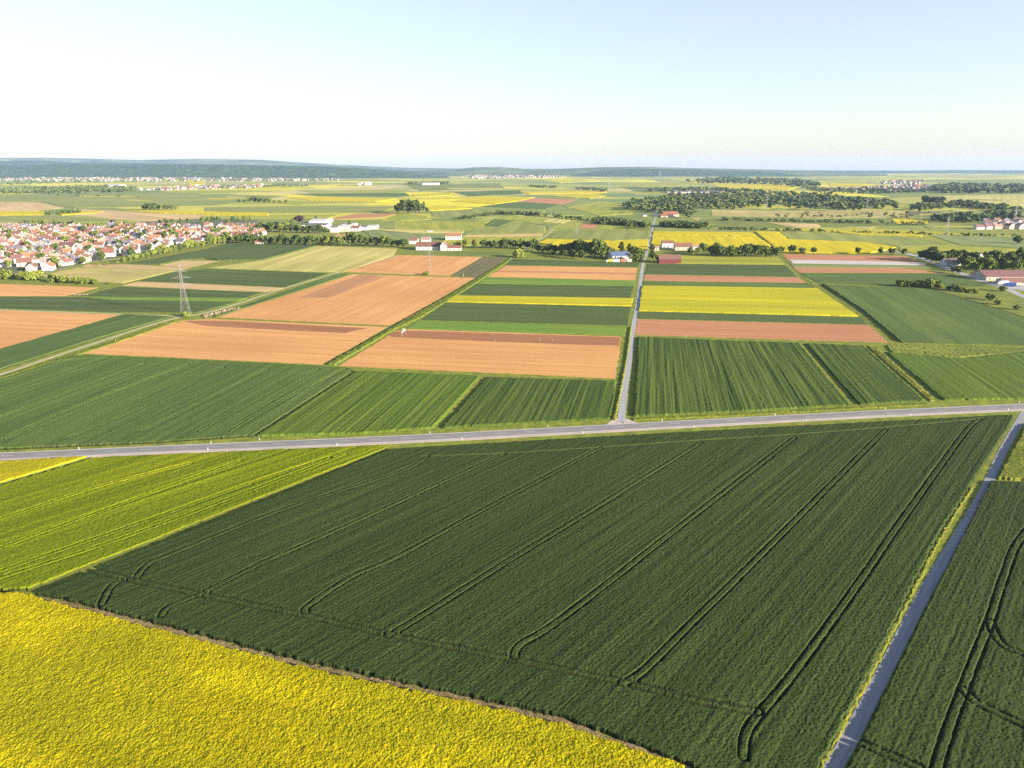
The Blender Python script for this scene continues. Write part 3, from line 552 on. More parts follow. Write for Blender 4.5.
# the avenue left of the centre
row('avenue_tree', '%s dark tree from the left in the avenue behind the pale barley field', [(235,243.6,9),(241,243.8,9),(247,243.8,9.5),(253,244,9),(259,244,8),(269,244.5,9),(276,245,10),(283,245,12),(290,245.2,10),(297,245.4,10),(304,245.6,9.5),(311,245.8,9.5),(319,245.9,10),(327,246,9.5),(334,246,9.5),(341,246,9),(349,246,16,'mid','tall'),(355,246,12),(361,246,9.5),(368,246.2,8.5),(376,246.4,8.5),(384,246.6,10,'mid'),(391,246.8,10),(398,247,9,'mid'),(404,247.4,8)], 'dark', 'round', 'trees of the avenue', wide=1.08)
row('roadside_tree', '%s small dark tree from the left in the row between red farm and grove', [(457,248,6.5),(465,248.3,8.5,'dark','tall'),(474,248.2,9,'dark','cone'),(484,248.3,8),(493,248.4,8.5),(500,248.2,7),(506,248.4,9),(513,248.5,8),(520,248.5,10,'mid'),(527,249,8),(533,249.5,10)], 'dark', 'small', 'roadside trees', wide=1.15)
row('grove_tree', '%s tree from the left in the dense dark grove left of the central track', [(538,252,8),(543,253,9),(549,253,9),(555,253.5,9),(561,254,9),(567,254.5,10),(573,255,13),(579,255.5,15),(584,256.5,15),(590,257,16,'dark','tall'),(595,257.5,16),(601,257.5,14,'mid'),(607,257.5,11,'mid'),(612,257.5,9,'mid'),(553,256,6),(563,257,7),(572,258.5,9),(582,259.5,10)], 'dark', 'round', 'trees of the grove')
tree('bush', 'bright green round bush at the left end of the dark grove', 518.5, 257.6, 8, 'light', 'bush', None, 'bush', .9)
tree('conifer', 'left of the two pointed trees above the blue roofed shed', 621, 253.5, 13, 'dark', 'cone'); tree('conifer', 'right of the two pointed trees above the blue roofed shed', 629, 253.5, 12, 'dark', 'cone')
row('shade_tree', '%s tree from the left in the clump between blue roofed shed and track', [(633,256,10),(637,258,12,'mid'),(640,260.5,12),(636,262,9,'mid'),(641,262,9,'mid')], 'dark', 'round', 'trees beside the shed')
row('trackside_tree', '%s slim tree from the left between the central track and red barn', [(651,259.5,9,'dark'),(654,261,10,'light','round'),(657,262,9,'light'),(652,252,9,'dark')], 'mid', 'tall', 'trees between track and barn')
row('avenue_tree', '%s dark tree from the left in the avenue right of the barn', [(690,254,6),(697,254,7),(704,253,12,'mid','round'),(712,256,10),(716,256.5,12),(721,257,12),(726,257,11),(731,257,12),(736,257,11),(741,257,12),(746,257,12),(751,256,14,'mid'),(756,257,12),(761,257,12),(766,257,11),(771,257,10),(776,257.2,9)], 'dark', 'round', 'trees right of the barn', wide=1.1)
row('roadside_tree', '%s round dark tree from the left in the spaced row beyond the brown field', [(781,253.5,6.5),(792,253.6,8.5),(802,253.7,7),(813,253.8,7),(857,254.2,6),(880,254.6,9,'dark','tall'),(891,254.8,8),(904,255.3,7)], 'dark', 'small', 'spaced roadside trees', wide=1.0)
row('tree', '%s tree from the left in the wood above the long red roofed hall', [(921,259,8),(926,261,11),(931,262,13),(936,262.5,11),(941,263,12,'mid'),(945,261,10),(951,259,9),(957,259,9),(963,259,8),(962,266,9),(967,268,11,'mid'),(972,267,13),(968,262,9),(975,272,11,'mid'),(981,268,12,'mid'),(987,266,12),(987,271,12,'mid'),(993,262,13),(998,262,9),(993,271,10,'mid'),(1000,269,11),(1004,271,10,'mid'),(1009,270,12),(1014,272,12,'mid'),(1019,270,12,'light'),(1023,266,12),(1010,262,10),(1019,260,11),(1029,268,12),(1034,263,12),(978,262,9),(984,260,9),(1005,260,8),(953,273,7),(958,274,6)], 'dark', 'round', 'trees of the right wood', wide=1.15)
tree('oak', 'large round dark tree standing alone in the field at the right edge', 1017, 243.8, 9, 'dark', 'round', None, 'tree', 1.4)
row('hedge_bush', '%s dark bush from the left in the short hedge between two green fields', [(901,286.6,6),(906,286.8,6),(911,287,5),(917,287.2,6),(922,287.4,6),(927,287.6,7,'dark'),(932,288,8,'mid'),(938,288.4,6,'light')], 'dark', 'bush', 'bushes of the short hedge', 'bush')
row('meadow_bush', '%s small bush from the left on the rough meadow at right', [(949,290,4),(955,291,5),(960,292,5),(966,292.4,4,'light'),(990,300.5,5),(998,305,4,'light'),(975,293.5,4,'light'),(1016,310,4)], 'mid', 'bush', 'bushes on the rough meadow', 'bush')
tree('bush', 'dark round bush beside the paved yard entrance', 1002, 291.5, 4.5, 'dark', 'bush', None, 'bush')
row('village_edge_bush', '%s bush from the left at the lower left village edge', [(2,278.6,7),(6,279,8),(12,278.6,5),(23,279.6,7,'light'),(28,280.2,8),(33,280,8,'light'),(38,278,6,'light'),(54,282,8),(63,282.6,6.5),(75,283.2,5),(80,283.6,5),(86,283.6,5),(92,283.4,4.5,'light'),(96,284,4),(109,284.2,2.5)], 'mid', 'bush', 'bushes at the lower village edge', 'bush')
row('village_edge_tree', '%s tree from the left along the slanting village edge above the green field', [(60,268,3),(70,267,3),(98,265.8,3,'light'),(108,265.4,3),(118,264.6,4),(124,262.5,6),(130,261.6,6),(136,260.6,7,'light'),(142,259.4,7),(148,258,6.5),(154,256.6,8,'light'),(159,255.4,8),(164,254.6,9,'light'),(170,253.4,8),(175,252.2,8),(181,251,7,'dark'),(186,250,8,'light'),(191,249,9,'light'),(197,247.8,8),(203,246.8,7,'light'),(209,245.8,8,'dark'),(214,244.8,8,'light'),(219,244,8),(224,243.6,8,'dark'),(228,243,8)], 'mid', 'round', 'trees along the slanting village edge')
row('village_tree', '%s tree from the left along the far edge of the left village', [(21,225.8,4),(27,225.6,5),(36,225.4,6),(41,225.2,6,'mid'),(46,225.2,5,'mid'),(55,225.6,5),(60,225.6,4),(66,226,5,'mid'),(70,226,6),(75,226.2,5,'mid'),(113,226,6,'purple'),(120,227,5),(127,227,7,'mid'),(160,223,4),(166,223.6,5,'mid'),(173,224,5,'mid'),(181,226,8,'dark','cone'),(188,224,5),(203,224,6,'mid'),(208,223,5),(213,222,6),(219,222,6),(233,222,6),(238,222,6,'dark','cone'),(245,221.6,6,'dark'),(250,221.6,6,'dark','cone'),(228,226,7)], 'dark', 'round', 'trees along the far village edge')
row('garden_tree', '%s tree from the left in the clump left of the white sheds', [(262,232,9),(267,231.6,8),(272,232.4,10),(277,231.6,9),(281,232.4,10),(286,232,10,'mid'),(291,232.4,9),(296,232.6,9),(302,233,8),(308,233.2,8),(314,233.4,8),(320,233.4,8),(326,233.4,7),(288,224,5,'light'),(293,224,5,'light')], 'dark', 'round', 'trees left of the white sheds')
tree('copper_beech', 'dark purple tree beside the grey shed roofs', 299.5, 223.4, 7.5, 'purple', 'round', None, 'tree', 1.2)
tree('tree', 'lone pointed tree behind the grey shed roofs', 316, 220, 5, 'dark', 'tall'); tree('tree', 'lone tree between the white halls', 350, 228, 7, 'mid', 'tall')
row('poplar', '%s tall poplar from the left in the grove amid the far fields', [(397,213.6,10),(400,214,13),(404,214,14),(408,213.6,15),(412,214,16),(416,214,15),(420,214,14),(423,213,11),(402,212.4,12),(414,212.6,14),(427,213,7)], 'dark', 'tall', 'poplars of the far grove')
row('copse_tree', '%s tree from the left in the small far copse beyond the village', [(144,209.6,4),(147,209.8,6),(151,210,6.4),(155,210,6),(158,210,5),(163,210,5.4),(167,210,6),(171,210,5),(176,210,4)], 'dark', 'round', 'trees of the small far copse', wide=1.2)
row('copse_tree', '%s tree from the left in the long far copse on the plain', [(239,202,2.6),(244,202.4,3),(249,202.4,4.2),(254,202.4,6),(259,202.5,6),(264,202.6,5),(269,202.7,4.4),(274,202.8,3),(280,203,3),(286,203,3.2)], 'dark', 'round', 'trees of the long far copse', wide=1.3)
row('tree', '%s dark tree from the left in the clump in the right middle distance', [(925,204.4,8),(930,204.6,8),(935,204.8,8),(940,204.6,8)], 'dark', 'round', 'dark clump at right', wide=1.2)
row('lone_bush', '%s tiny dark bush from the left in the row on the far plain', [(58,195.6,1.6),(78,196,1.6),(98,196.4,1.5),(119,196.8,1.6),(140,197.4,1.6)], 'dark', 'bush', 'row of tiny far bushes', 'bush', 1.4)
row('tree', '%s tree from the left in the crossing hedge where the track meets the far grove', [(641,229,8),(645,229.6,10),(648,228,8),(701,229,6,'light'),(706,229,7,'light')], 'dark', 'round', 'trees at the far track crossing', wide=1.2)
tree('bush', 'round bush at the foot of the pylon in the brown field', 426.5, 275, 3.6, 'mid', 'bush', None, 'bush', 1.2); tree('bush', 'yellow green bush at the foot of the large left pylon', 186, 317, 4.5, 'light', 'bush', None, 'bush')
for nm, px, py in (('nearer', 104, 253), ('left', 10, 257)): tree('blossoming_tree', 'yellow blossoming tree among the houses, the %s one' % {'nearer':'right'}.get(nm, nm), px, py, 5.5, 'yellow', 'round', None, 'tree', 1.1)
# far woods: nobody could count these trunks
def wood(name, label, region, n, hm, leaf='wood', edge=None, nl=(7, 16), sz=1.15):
    P = [G(*p) for p in region]; xs = [p[0] for p in P]; ys = [p[1] for p in P]; out = []
    kinds = [crown(500+i, nl[0], nl[1], 4.8, .2, 10, sz) for i in range(5)]; c = 0; tries = 0
    while c < n and tries < n*60:
        tries += 1; x = random.uniform(min(xs), max(xs)); y = random.uniform(min(ys), max(ys))
        if not inpoly(np.array([x]), np.array([y]), P)[0]: continue
        s = hm*random.uniform(.65, 1.25)/10; a = random.uniform(0, 6.28); V = kinds[c % 5]; R = np.array(((math.cos(a), -math.sin(a), 0), (math.sin(a), math.cos(a), 0), (0, 0, 1)))
        out.append(V@R.T*np.array((s*1.55, s*1.55, s*.92))+np.array((x, y, 0))); c += 1
    V = np.concatenate(out); o = mk(name, V, np.arange(len(V)).reshape(-1, 4), LEAF[leaf]); return tag(o, label, 'wood', None, 'stuff')
wood('woodland', 'dark wood in the right middle distance behind the yellow field', [(620,208.5),(640,202),(690,196.5),(760,196),(830,199),(890,204),(900,209),(850,212),(780,209.6),(720,209.6),(660,214),(632,213)], 520, 17)
wood('woodland', 'wood left of the orange farm roofs', [(622,207.6),(650,203),(690,207),(694,217),(682,221),(676,212),(640,210.5)], 90, 15)
wood('hedgerow', 'thick dark hedge left of the track in the middle distance', [(594,220.6),(620,222),(640,226),(640,228.6),(618,225.6),(594,224.6)], 90, 9, 'dark')
wood('hedgerow', 'dark hedge right of the track in the middle distance', [(659,225.6),(676,225),(702,226.6),(702,229.4),(676,228),(659,227.6)], 70, 9, 'dark')
wood('hedgerow', 'low dark hedge line crossing the right middle distance', [(708,228.4),(820,231.4),(1030,237),(1030,238),(820,232.6),(708,230)], 110, 4.5, 'dark')
wood('hedgerow', 'hedge line behind the far yellow green fields', [(455,219.4),(480,216),(497,213.6),(530,214.4),(596,221.6),(596,222.6),(530,215.6),(497,215),(480,217.6),(455,220.6)], 130, 7, 'dark')
wood('hedgerow', 'bushy strip on the tan pasture at right', [(716,219.6),(800,221.4),(870,222.4),(925,224.6),(925,226),(870,224.6),(716,221)], 90, 6)
wood('hedgerow', 'scattered bushes on the tan pasture at right', [(770,214),(905,213),(925,219),(780,219)], 40, 6)
wood('woodland', 'wood around the right village', [(930,220),(980,215.6),(1060,216),(1060,222),(985,221.6),(975,224),(940,224)], 130, 12)
wood('woodland', 'tree belt crossing the far right fields', [(905,209),(960,203.4),(1000,208.6),(1060,210),(1060,212.6),(990,212),(962,207.4),(920,212)], 130, 13)
wood('woodland', 'long bluish wood at the far right', [(925,192),(940,185.6),(1060,187),(1060,193.4),(960,194)], 300, 18, sz=2, nl=(6,8))
wood('woodland', 'dark far wood above the right hand greenhouses', [(687,181.6),(720,178.6),(800,181),(825,186),(808,188.4),(760,184.6),(700,183.4)], 330, 20, sz=2, nl=(6,8))
wood('woodland', 'wood edge behind the greenhouses', [(648,190.6),(690,188.6),(740,191),(830,195.6),(830,199),(740,194),(650,192.6)], 190, 14, sz=1.6, nl=(6,10))
wood('woodland', 'wood around the village at far right', [(800,188),(840,189.6),(930,190),(932,192.6),(880,194.6),(820,193)], 200, 12, sz=1.8, nl=(6,8))
wood('woodland', 'pale tree belt on the far left plain', [(-60,192.4),(0,190.6),(90,187.6),(135,189),(138,192.4),(40,194.6),(-60,195)], 330, 15, sz=1.8, nl=(6,8))
wood('hedgerow', 'hedge in the yellow strip beyond the left village', [(46,213.8),(80,212.2),(80,213.4),(47,215)], 34, 8)
wood('hedgerow', 'trees along the far town at left', [(-60,182),(60,177.4),(210,178.2),(340,180),(330,181.6),(210,182),(120,182.4),(-60,187)], 520, 13, sz=2, nl=(5,8))
wood('hedgerow', 'hedges on the far plain beyond the fields', [(530,186.6),(556,187.8),(556,188.8),(530,187.6)], 40, 12); wood('hedgerow', 'tree line on the far central plain', [(573,189.6),(608,188.8),(606,192.8),(598,192)], 50, 12)
wood('hedgerow', 'trees around the far white hall', [(405,183.8),(448,183),(448,184.6),(405,185.4)], 70, 14, sz=1.6); wood('hedgerow', 'low trees left on the far plain', [(262,186),(290,185.4),(309,186),(308,187),(262,187.6)], 60, 10)
wood('hedgerow', 'tree belt by the far farms', [(205,187.6),(250,186),(262,187.6),(206,189.6)], 60, 12)
# ------------------------------------------------------------------ hills on the horizon
def hills(name, prof, d0, d1, d2, mat, seed=0, rough=0.0):
    """a ridge of land: rises from distance d0 to the crest at d1, falls to d2; crest heights from its skyline"""
    px = np.array([p[0] for p in prof]); cy = np.array([p[1] for p in prof], float)
    xs = np.linspace(px[0], px[-1], 260); ht = np.interp(xs, px, cy)
    rows_ = []; ts = np.linspace(0, 1, 40)
    for t in ts:
        D = d0+(d2-d0)*t; tc = (d1-d0)/(d2-d0)
        k = np.sin(min(t/tc, 1)*math.pi/2) if t < tc else math.cos((t-tc)/(1-tc)*math.pi/2)
        hm = np.maximum(ht, 0)
        X = (xs-512)/F*D*CT*1.0; Z = hm*k**1.3
        if rough: Z = Z+(vn(X*.02, np.full_like(X, D*.02), seed)+.6*vn(X*.05, np.full_like(X, D*.05), seed+1)-.8)*rough*min(1, hm.mean()/20)*(1 if 0 < t < 1 else 0)
        rows_.append(np.stack([X, np.full_like(X, D), np.where(hm*k > .5, Z, -2)], 1))
    V = np.concatenate(rows_); n = len(xs); i, j = np.meshgrid(np.arange(len(ts)-1), np.arange(n-1), indexing='ij'); a = (i*n+j).ravel()
    o = mk(name, V, np.stack([a, a+1, a+n+1, a+n], 1), mat, None, V[:, :2], False); return tag(o, kind='structure')
M['forest_hill'] = field('forest_hill', (.040,.072,.028), (.060,.095,.032), (.035,.065,.03), su=.01, sv=.01, fine=.03, fk=.5, bump=.6, patch=.003)
M['hill_fields'] = field('hill_fields', (.105,.150,.065), (.18,.20,.075), (.05,.085,.04), su=.0012, sv=.004, k3=.9, fine=.01, fk=.3, bump=.0, patch=.0016)
def sky_h(y, D): return H+(YH-y)/F*D
hills('hills', [(-700,sky_h(166,7400)),(0,sky_h(166.2,7400)),(35,sky_h(165.8,7400)),(60,sky_h(164.7,7400)),(205,sky_h(165.3,7400)),(330,sky_h(167,7400)),(375,sky_h(169.6,7400)),(410,sky_h(172.6,7400)),(440,5),(460,-5)], 6700, 7400, 8600, M['forest_hill'], 3, 12)
hills('hills', [(-700,sky_h(161.4,10300)),(0,sky_h(161.8,10300)),(40,sky_h(161,10300)),(75,sky_h(162.8,10300)),(205,sky_h(164.3,10300)),(330,sky_h(166.6,10300)),(380,sky_h(169,10300)),(450,-5)], 9000, 10300, 11600, M['forest_hill'], 13, 12)
hills('hills', [(-700,sky_h(158.5,13000)),(0,sky_h(158.5,13000)),(60,sky_h(158.6,13000)),(140,sky_h(160.6,13000)),(200,sky_h(159.4,13000)),(260,sky_h(160.4,13000)),(330,sky_h(164.6,13000)),(400,sky_h(167.4,13000)),(500,60),(540,-5)], 11800, 13000, 14500, M['hill_fields'], 5)
hills('hills', [(380,-5),(420,sky_h(169.8,9600)),(455,sky_h(169,9600)),(475,sky_h(167.2,9600)),(500,sky_h(167,9600)),(525,sky_h(168.6,9600)),(560,sky_h(168.6,9600)),(600,sky_h(167.2,9600)),(640,sky_h(166.8,9600)),(690,sky_h(168,9600)),(760,sky_h(169.2,9600)),(900,-5)], 8000, 9600, 11500, M['hill_fields'], 7)
hills('hills', [(560,-5),(600,sky_h(170.6,8600)),(640,sky_h(168.6,8600)),(700,sky_h(169.6,8600)),(760,sky_h(171.2,8600)),(820,-5)], 7700, 8600, 9800, M['forest_hill'], 9, 8)
hills('hills', [(640,-5),(720,sky_h(168.6,13500)),(800,sky_h(170,13500)),(900,sky_h(170.4,13500)),(960,sky_h(169.8,13500)),(1100,sky_h(170.4,13500)),(1800,sky_h(169.5,13500))], 11500, 13500, 14500, M['forest_hill'], 11, 8)
# ------------------------------------------------------------------ houses of the villages
def gable(mw, mr, w_, l, h, rh, ov=.35, x=0, y=0, rz=0.0, th=.22):
    """walls with gable ends into mw, two thick roof slopes into mr; ridge along local y"""
    cs, sn = math.cos(rz), math.sin(rz); T = lambda a, b, c: (x+a*cs-b*sn, y+a*sn+b*cs, c)
    a, b = w_/2, l/2
    mw.poly([T(-a,-b,-.3),T(a,-b,-.3),T(a,b,-.3),T(-a,b,-.3),T(-a,-b,h),T(a,-b,h),T(a,b,h),T(-a,b,h),T(0,-b,h+rh),T(0,b,h+rh)],
            [(0,1,5,8,4),(2,3,7,9,6),(1,2,6,5),(3,0,4,7),(5,6,9,8),(7,4,8,9)])
    k = rh/a
    for s in (-1, 1):
        e = a+ov; z0 = h-ov*k+.02; B = b+ov
        P = [T(s*e,-B,z0),T(s*e,B,z0),T(0,B,h+rh+.02),T(0,-B,h+rh+.02)]; Q = [(p[0],p[1],p[2]+th) for p in P]
        f = [(0,1,2,3),(4,7,6,5),(0,4,5,1),(1,5,6,2),(2,6,7,3),(3,7,4,0)]
        if s > 0: f = [q[::-1] for q in f]
        mr.poly(P+Q, f)
def house(name, label, cat, loc, rz, w_, l, h, rh, wall, roof, group=None, wing=None, chim=True, wins=2, door=True, sc=1.0, chimx=.8):
    t = thing(name, label, cat, loc, rz, group, sc); mw, mr = MB(), MB(); gable(mw, mr, w_, l, h, rh)
    if wing: gable(mw, mr, wing[0], wing[1], h*.85, rh*wing[0]/w_*.9, .3, wing[2], wing[3], math.pi/2)
    mw.build('wall', M[wall], t); r = mr.build('roof', ROOF[roof] if roof in ROOF else M[roof], t)
    if chim: MB().box((chimx, l*.2, h+rh+.1), (.7, .7, 1.7)).box((chimx, l*.2, h+rh+1), (.85, .85, .15)).build('chimney', M['grey_wall'], r)
    for s in (-1, 1):
        for k in range(wins):
            yy = (k+.5)/wins*l-l/2
            for zz in ((1.5, 4.1) if h > 4.5 else (1.6,)):
                MB().box((s*(w_/2+.02), yy, zz), (.10, 1.3, 1.35)).build('window', M['glass'], t)
    for s in (-1, 1):
        for xx in ((-w_*.22, w_*.22) if w_ > 5 else (0,)): MB().box((xx, s*(l/2+.02), min(h, 4.1)-.3), (1.2, .10, 1.3)).build('window', M['glass'], t)
    if door: MB().box((w_/2+.03, l*.05, 1.05), (.12, 1.05, 2.1)).build('door', M['wood'], t)
    return t
KIN = []
ROOFW = ['orange']*4+['red']*4+['brown']*3+['grey']*3+['pink']*4+['darkred']*1
VAR = [(9,11,5.2,3.6,None), (8.5,13,4.6,3.8,None), (10,10,5.6,3.2,None), (9,12,4.8,3.6,(6,6.5,5.5,-1.5)), (8,16,4.4,3.4,None), (10.5,14,5.4,4.2,(6.5,7,6,2)), (12,22,5.0,4.0,None)]
HP = {}
def village(poly, y0, y1, dy, gap, skip, fmt, group, seed, wins_near=1e9, roofs=ROOFW, colr=None):
    q = random.Random(seed); P = [G(*p) for p in poly]; rows_ = []; y = y0; k = 0
    while y < y1:
        xs = [p[0] for p in P]; x = min(xs); line = []
        while x < max(xs):
            xx, yy = x+q.uniform(-2, 2), y+q.uniform(-4, 4)+12*math.sin(x*.012+k)
            if inpoly(np.array([xx]), np.array([yy]), P)[0] and -.765*yy-6 < xx < .765*yy+6 and q.random() > skip: line.append((xx, yy))
            x += q.uniform(gap*.88, gap*1.25)
        if line: rows_.append(line)
        y += dy; k += 1
    for ri, line in enumerate(rows_):
        cnt = {}
        for xx, yy in line:
            rf = q.choice(roofs); vi = q.choice([0,0,1,1,2,3,3,4,5]+([6] if q.random() < .3 else [])); wl = 'cream_wall' if q.random() < .18 else 'white_wall'
            rz = q.choice((0, math.pi/2, .25, -.3, 1.35, 1.8))+q.uniform(-.12, .12); sc = q.uniform(.88, 1.12)
            i = cnt.get((rf, wl), 0); cnt[(rf, wl)] = i+1
            lab = fmt % ({'white_wall':'white','cream_wall':'cream'}[wl], {'darkred':'dark red'}.get(rf, rf), ordn(i), ordn(ri))
            key = (vi, rf, wl); v = VAR[vi]; near = yy < wins_near
            if key not in HP:
                HP[key] = house('house', lab, 'house', (xx, yy, 0), rz, v[0], v[1], v[2], v[3], wl, rf, group, v[4], wins=2 if v[1] < 15 else 3, sc=sc)
            else:
                t = dup(HP[key], lab, (xx, yy, 0), rz, group, sc, None if near else ('wall', 'roof'))
            KIN.append((xx, yy))
VP = [(-8,228),(30,226.8),(60,226.4),(110,228),(160,224.5),(215,221),(255,224),(262,235),(232,241),(190,244.8),(160,249.4),(128,256.6),(84,262.5),(76,265.8),(50,271.5),(22,274.4),(-8,272)]
village(VP, 690, 1215, 25, 16.8, .07, '%s %s-roofed house, %s such from left, %s village row back from field', 'houses of the left village', 3, 860)
village([(972,230),(985,222.4),(1000,221.6),(1045,222),(1045,231.5),(1000,231.5)], 1060, 1330, 38, 19, .12, '%s %s-roofed house in right village, %s such from left, %s row', 'houses of the right village', 8, 0, ['brown','grey','darkred','brown','grey','pink'])
q = random.Random(4); gp = [p for p in KIN if p[0] < 0]
for i, (x, y) in enumerate(sorted(q.sample(gp, 165), key=lambda p: p[0])):
    tree('garden_tree', '%s tree from the left in the gardens among the village houses' % ordn(i), 0, 0, 0, q.choice(['dark','dark','dark','mid','mid']), 'round', 'garden trees of the left village', 'tree', 1.0, 0, (x+q.uniform(7, 11), y+q.uniform(-12, -6)), q.uniform(6, 11.5))
M['town_wall'] = plain('town_wall', (.24,.225,.22), .85, .1, .3, .02)
def town(name, label, poly, n, roofs_dark=.3, big=1.0, seed=1):
    """a far town that reads as one mass of houses"""
    q = random.Random(seed); P = [G(*p) for p in poly]; xs = [p[0] for p in P]; ys = [p[1] for p in P]; mw = MB(); mr = {}; c = 0
    root = None
    while c < n:
        x, y = q.uniform(min(xs), max(xs)), q.uniform(min(ys), max(ys))
        if not inpoly(np.array([x]), np.array([y]), P)[0]: continue
        rf = q.choice(['orange','red','pink','brown','grey','white']); gable(mw, mr.setdefault(rf, MB()), 10*big, q.uniform(11, 20)*big, 6*big, 4*big, x=x, y=y, rz=q.uniform(0, 3.1)); c += 1
    root = mw.build(name, M['town_wall']); tag(root, label, 'town', None, 'stuff')
    for k, m_ in mr.items(): o = m_.build('roofs', ROOF[k], root); o['kind'] = 'stuff'
town('distant_town', 'long pale town on the far left plain', [(-60,181),(40,177.6),(130,177.6),(205,178.4),(345,179.4),(330,181),(205,181.6),(60,181.4)], 420, seed=1, big=1.2)
town('distant_town', 'small farms and houses right of the tree belt at far left', [(136,190.4),(180,186.6),(262,185.4),(262,187.8),(205,189.8),(150,191)], 110, seed=2)
town('distant_town', 'pinkish town below the far central hills', [(460,177),(480,174.2),(540,173.6),(580,175.6),(560,177.6),(480,179)], 330, seed=3, big=1.5)
town('distant_village', 'pale far village among woods at right', [(815,190),(870,188),(900,186),(925,186),(945,190),(930,193),(900,191.4),(830,191.6)], 120, seed=4, big=1.1)
town('distant_village', 'scattered far houses at the right horizon', [(860,184),(900,180.6),(930,180.4),(920,184)], 60, seed=5, big=1.1)
# ------------------------------------------------------------------ farms and halls
def at(name, label, cat, x0, x1, yb, hpx, depth, wall, roof, rz=0.0, ridge='x', group=None, rh=.35, wins=3, chim=False, door=True):
    """a gabled building standing at its base line in the land; x0-x1 its frontage"""
    m_ = mpp(yb); X0, Y0 = G(x0, yb); X1, _ = G(x1, yb); L_ = abs(X1-X0); hm = hpx*m_; rr = hm*rh
    c = ((X0+X1)/2, Y0+depth/2, 0)
    if ridge == 'x': return house(name, label, cat, c, math.pi/2+rz, depth, L_, hm-rr, rr, wall, roof, group, None, chim, wins, door)
    return house(name, label, cat, c, rz, L_, depth, hm-rr, rr, wall, roof, group, None, chim, wins, door)
at('barn', 'long low red barn beside the central track', 'barn', 659, 681, 263.6, 8, 13, 'red_wall', 'brown', rh=.45, wins=4)
at('house', 'white house with flat brown roof among trees right of the track', 'house', 662, 674, 248.6, 7.5, 9, 'white_wall', 'brown', rh=.3)
at('farmhouse', 'long cream farmhouse with grey brown roof behind red barn', 'house', 675, 692, 250.4, 7, 10, 'cream_wall', 'brown', rh=.5)
at('shed', 'small pale shed just right of the central track', 'shed', 654.5, 659, 250.8, 4.4, 6, 'cream_wall', 'pink', wins=1)
at('house', 'small white house half hidden by trees right of the farmhouse', 'house', 693, 699, 250, 4.5, 8, 'white_wall', 'pink', wins=1)
at('shed', 'large blue roofed shed left of the central track', 'shed', 611, 629, 260.4, 7.5, 22, 'grey_wall', 'blue', rh=.4, rz=.12)
at('shed', 'long grey roofed shed with white front nearest the garden trees', 'shed', 301, 327, 229, 5, 34, 'white_wall', 'grey', rh=.25)
at('hall', 'tall white hall just right of the grey sheds', 'hall', 330, 338, 232.4, 6, 22, 'white_wall', 'grey', rh=.2, wins=3)
at('hall', 'cream hall with pale roof among the white halls', 'hall', 340, 349, 231.6, 6, 30, 'cream_wall', 'white', rh=.25, wins=3)
at('hall', 'grey walled hall in the middle of the white halls', 'hall', 343, 355, 228, 4.4, 24, 'grey_wall', 'white', rh=.2, wins=4)
at('hall', 'white hall with brown grey roof right of the cream hall', 'hall', 350.5, 359, 231.2, 5, 24, 'white_wall', 'brown', rh=.4, wins=3)
at('hall', 'low white hall second from the right end of the white halls', 'hall', 360, 367, 230.4, 4.4, 24, 'white_wall', 'grey', rh=.25, wins=3)
at('hall', 'low white hall at the right end of the white halls', 'hall', 369, 376, 229.6, 4, 26, 'white_wall', 'white', rh=.2, wins=3)
at('greenhouse', 'pale greenhouse roof beyond the grey shed', 'greenhouse', 309, 325, 224, 4, 60, 'white_wall', 'white', rh=.3)
at('house', 'orange roofed house behind the avenue below the white halls', 'house', 335, 345, 241.5, 6, 10, 'cream_wall', 'orange', rh=.5, chim=True)
at('house', 'small orange roofed house at the left end of the avenue', 'house', 255.5, 264, 244.6, 4.5, 9, 'white_wall', 'orange', rh=.5)
at('barn', 'red roofed farm hall with white gable in front of the avenue', 'barn', 416, 441, 250.2, 7, 26, 'white_wall', 'red', rh=.5, wins=5)
at('house', 'white gabled farmhouse at the right end of the red farm hall', 'house', 440.5, 447, 250.8, 8.5, 14, 'white_wall', 'red', ridge='y', rh=.4, chim=True)
at('barn', 'low white outbuilding with red roof right of the red farm hall', 'barn', 447.5, 461, 250.8, 5, 12, 'white_wall', 'red', rh=.45)
at('house', 'white house with orange roof standing behind the red roofed farm', 'house', 445.5, 461, 240.2, 6.5, 16, 'white_wall', 'orange', rh=.4)
at('house', 'white gabled house at the left of the red roofed farm', 'house', 409, 417.5, 244, 6, 12, 'white_wall', 'brown', rh=.45)
at('house', 'second white house behind the red farm hall roof', 'house', 421, 430, 243, 5.5, 12, 'white_wall', 'pink', rh=.45)
at('shed', 'small white hut on the field before the red farm', 'shed', 427, 432, 232.4, 1.4, 8, 'white_wall', 'white', wins=1, door=False)
at('hall', 'long cream hall with dark red roof among trees at right edge', 'hall', 986, 1050, 280.6, 8.5, 24, 'cream_wall', 'darkred', rh=.55, wins=9)
at('hall', 'lower red roofed hall in front of the long cream hall', 'hall', 1003, 1050, 284.6, 6, 10, 'cream_wall', 'darkred', rh=.6, wins=6)
at('house', 'white gable house at the left end of the long red roofed hall', 'house', 983, 988.5, 279.4, 7, 16, 'white_wall', 'darkred', ridge='y', rh=.35)
at('house', 'low pink roofed house beside the lane and wood', 'house', 946, 960.5, 265.6, 6, 12, 'white_wall', 'pink', rh=.5)
at('house', 'red roofed house half hidden by the right wood', 'house', 976.5, 983, 262.5, 9.5, 10, 'white_wall', 'orange', ridge='y', rh=.4, chim=True)
at('barn', 'large orange farm roof at the edge of the middle wood', 'barn', 664, 679, 216.6, 4.6, 34, 'cream_wall', 'orange', rh=.55, wins=2)
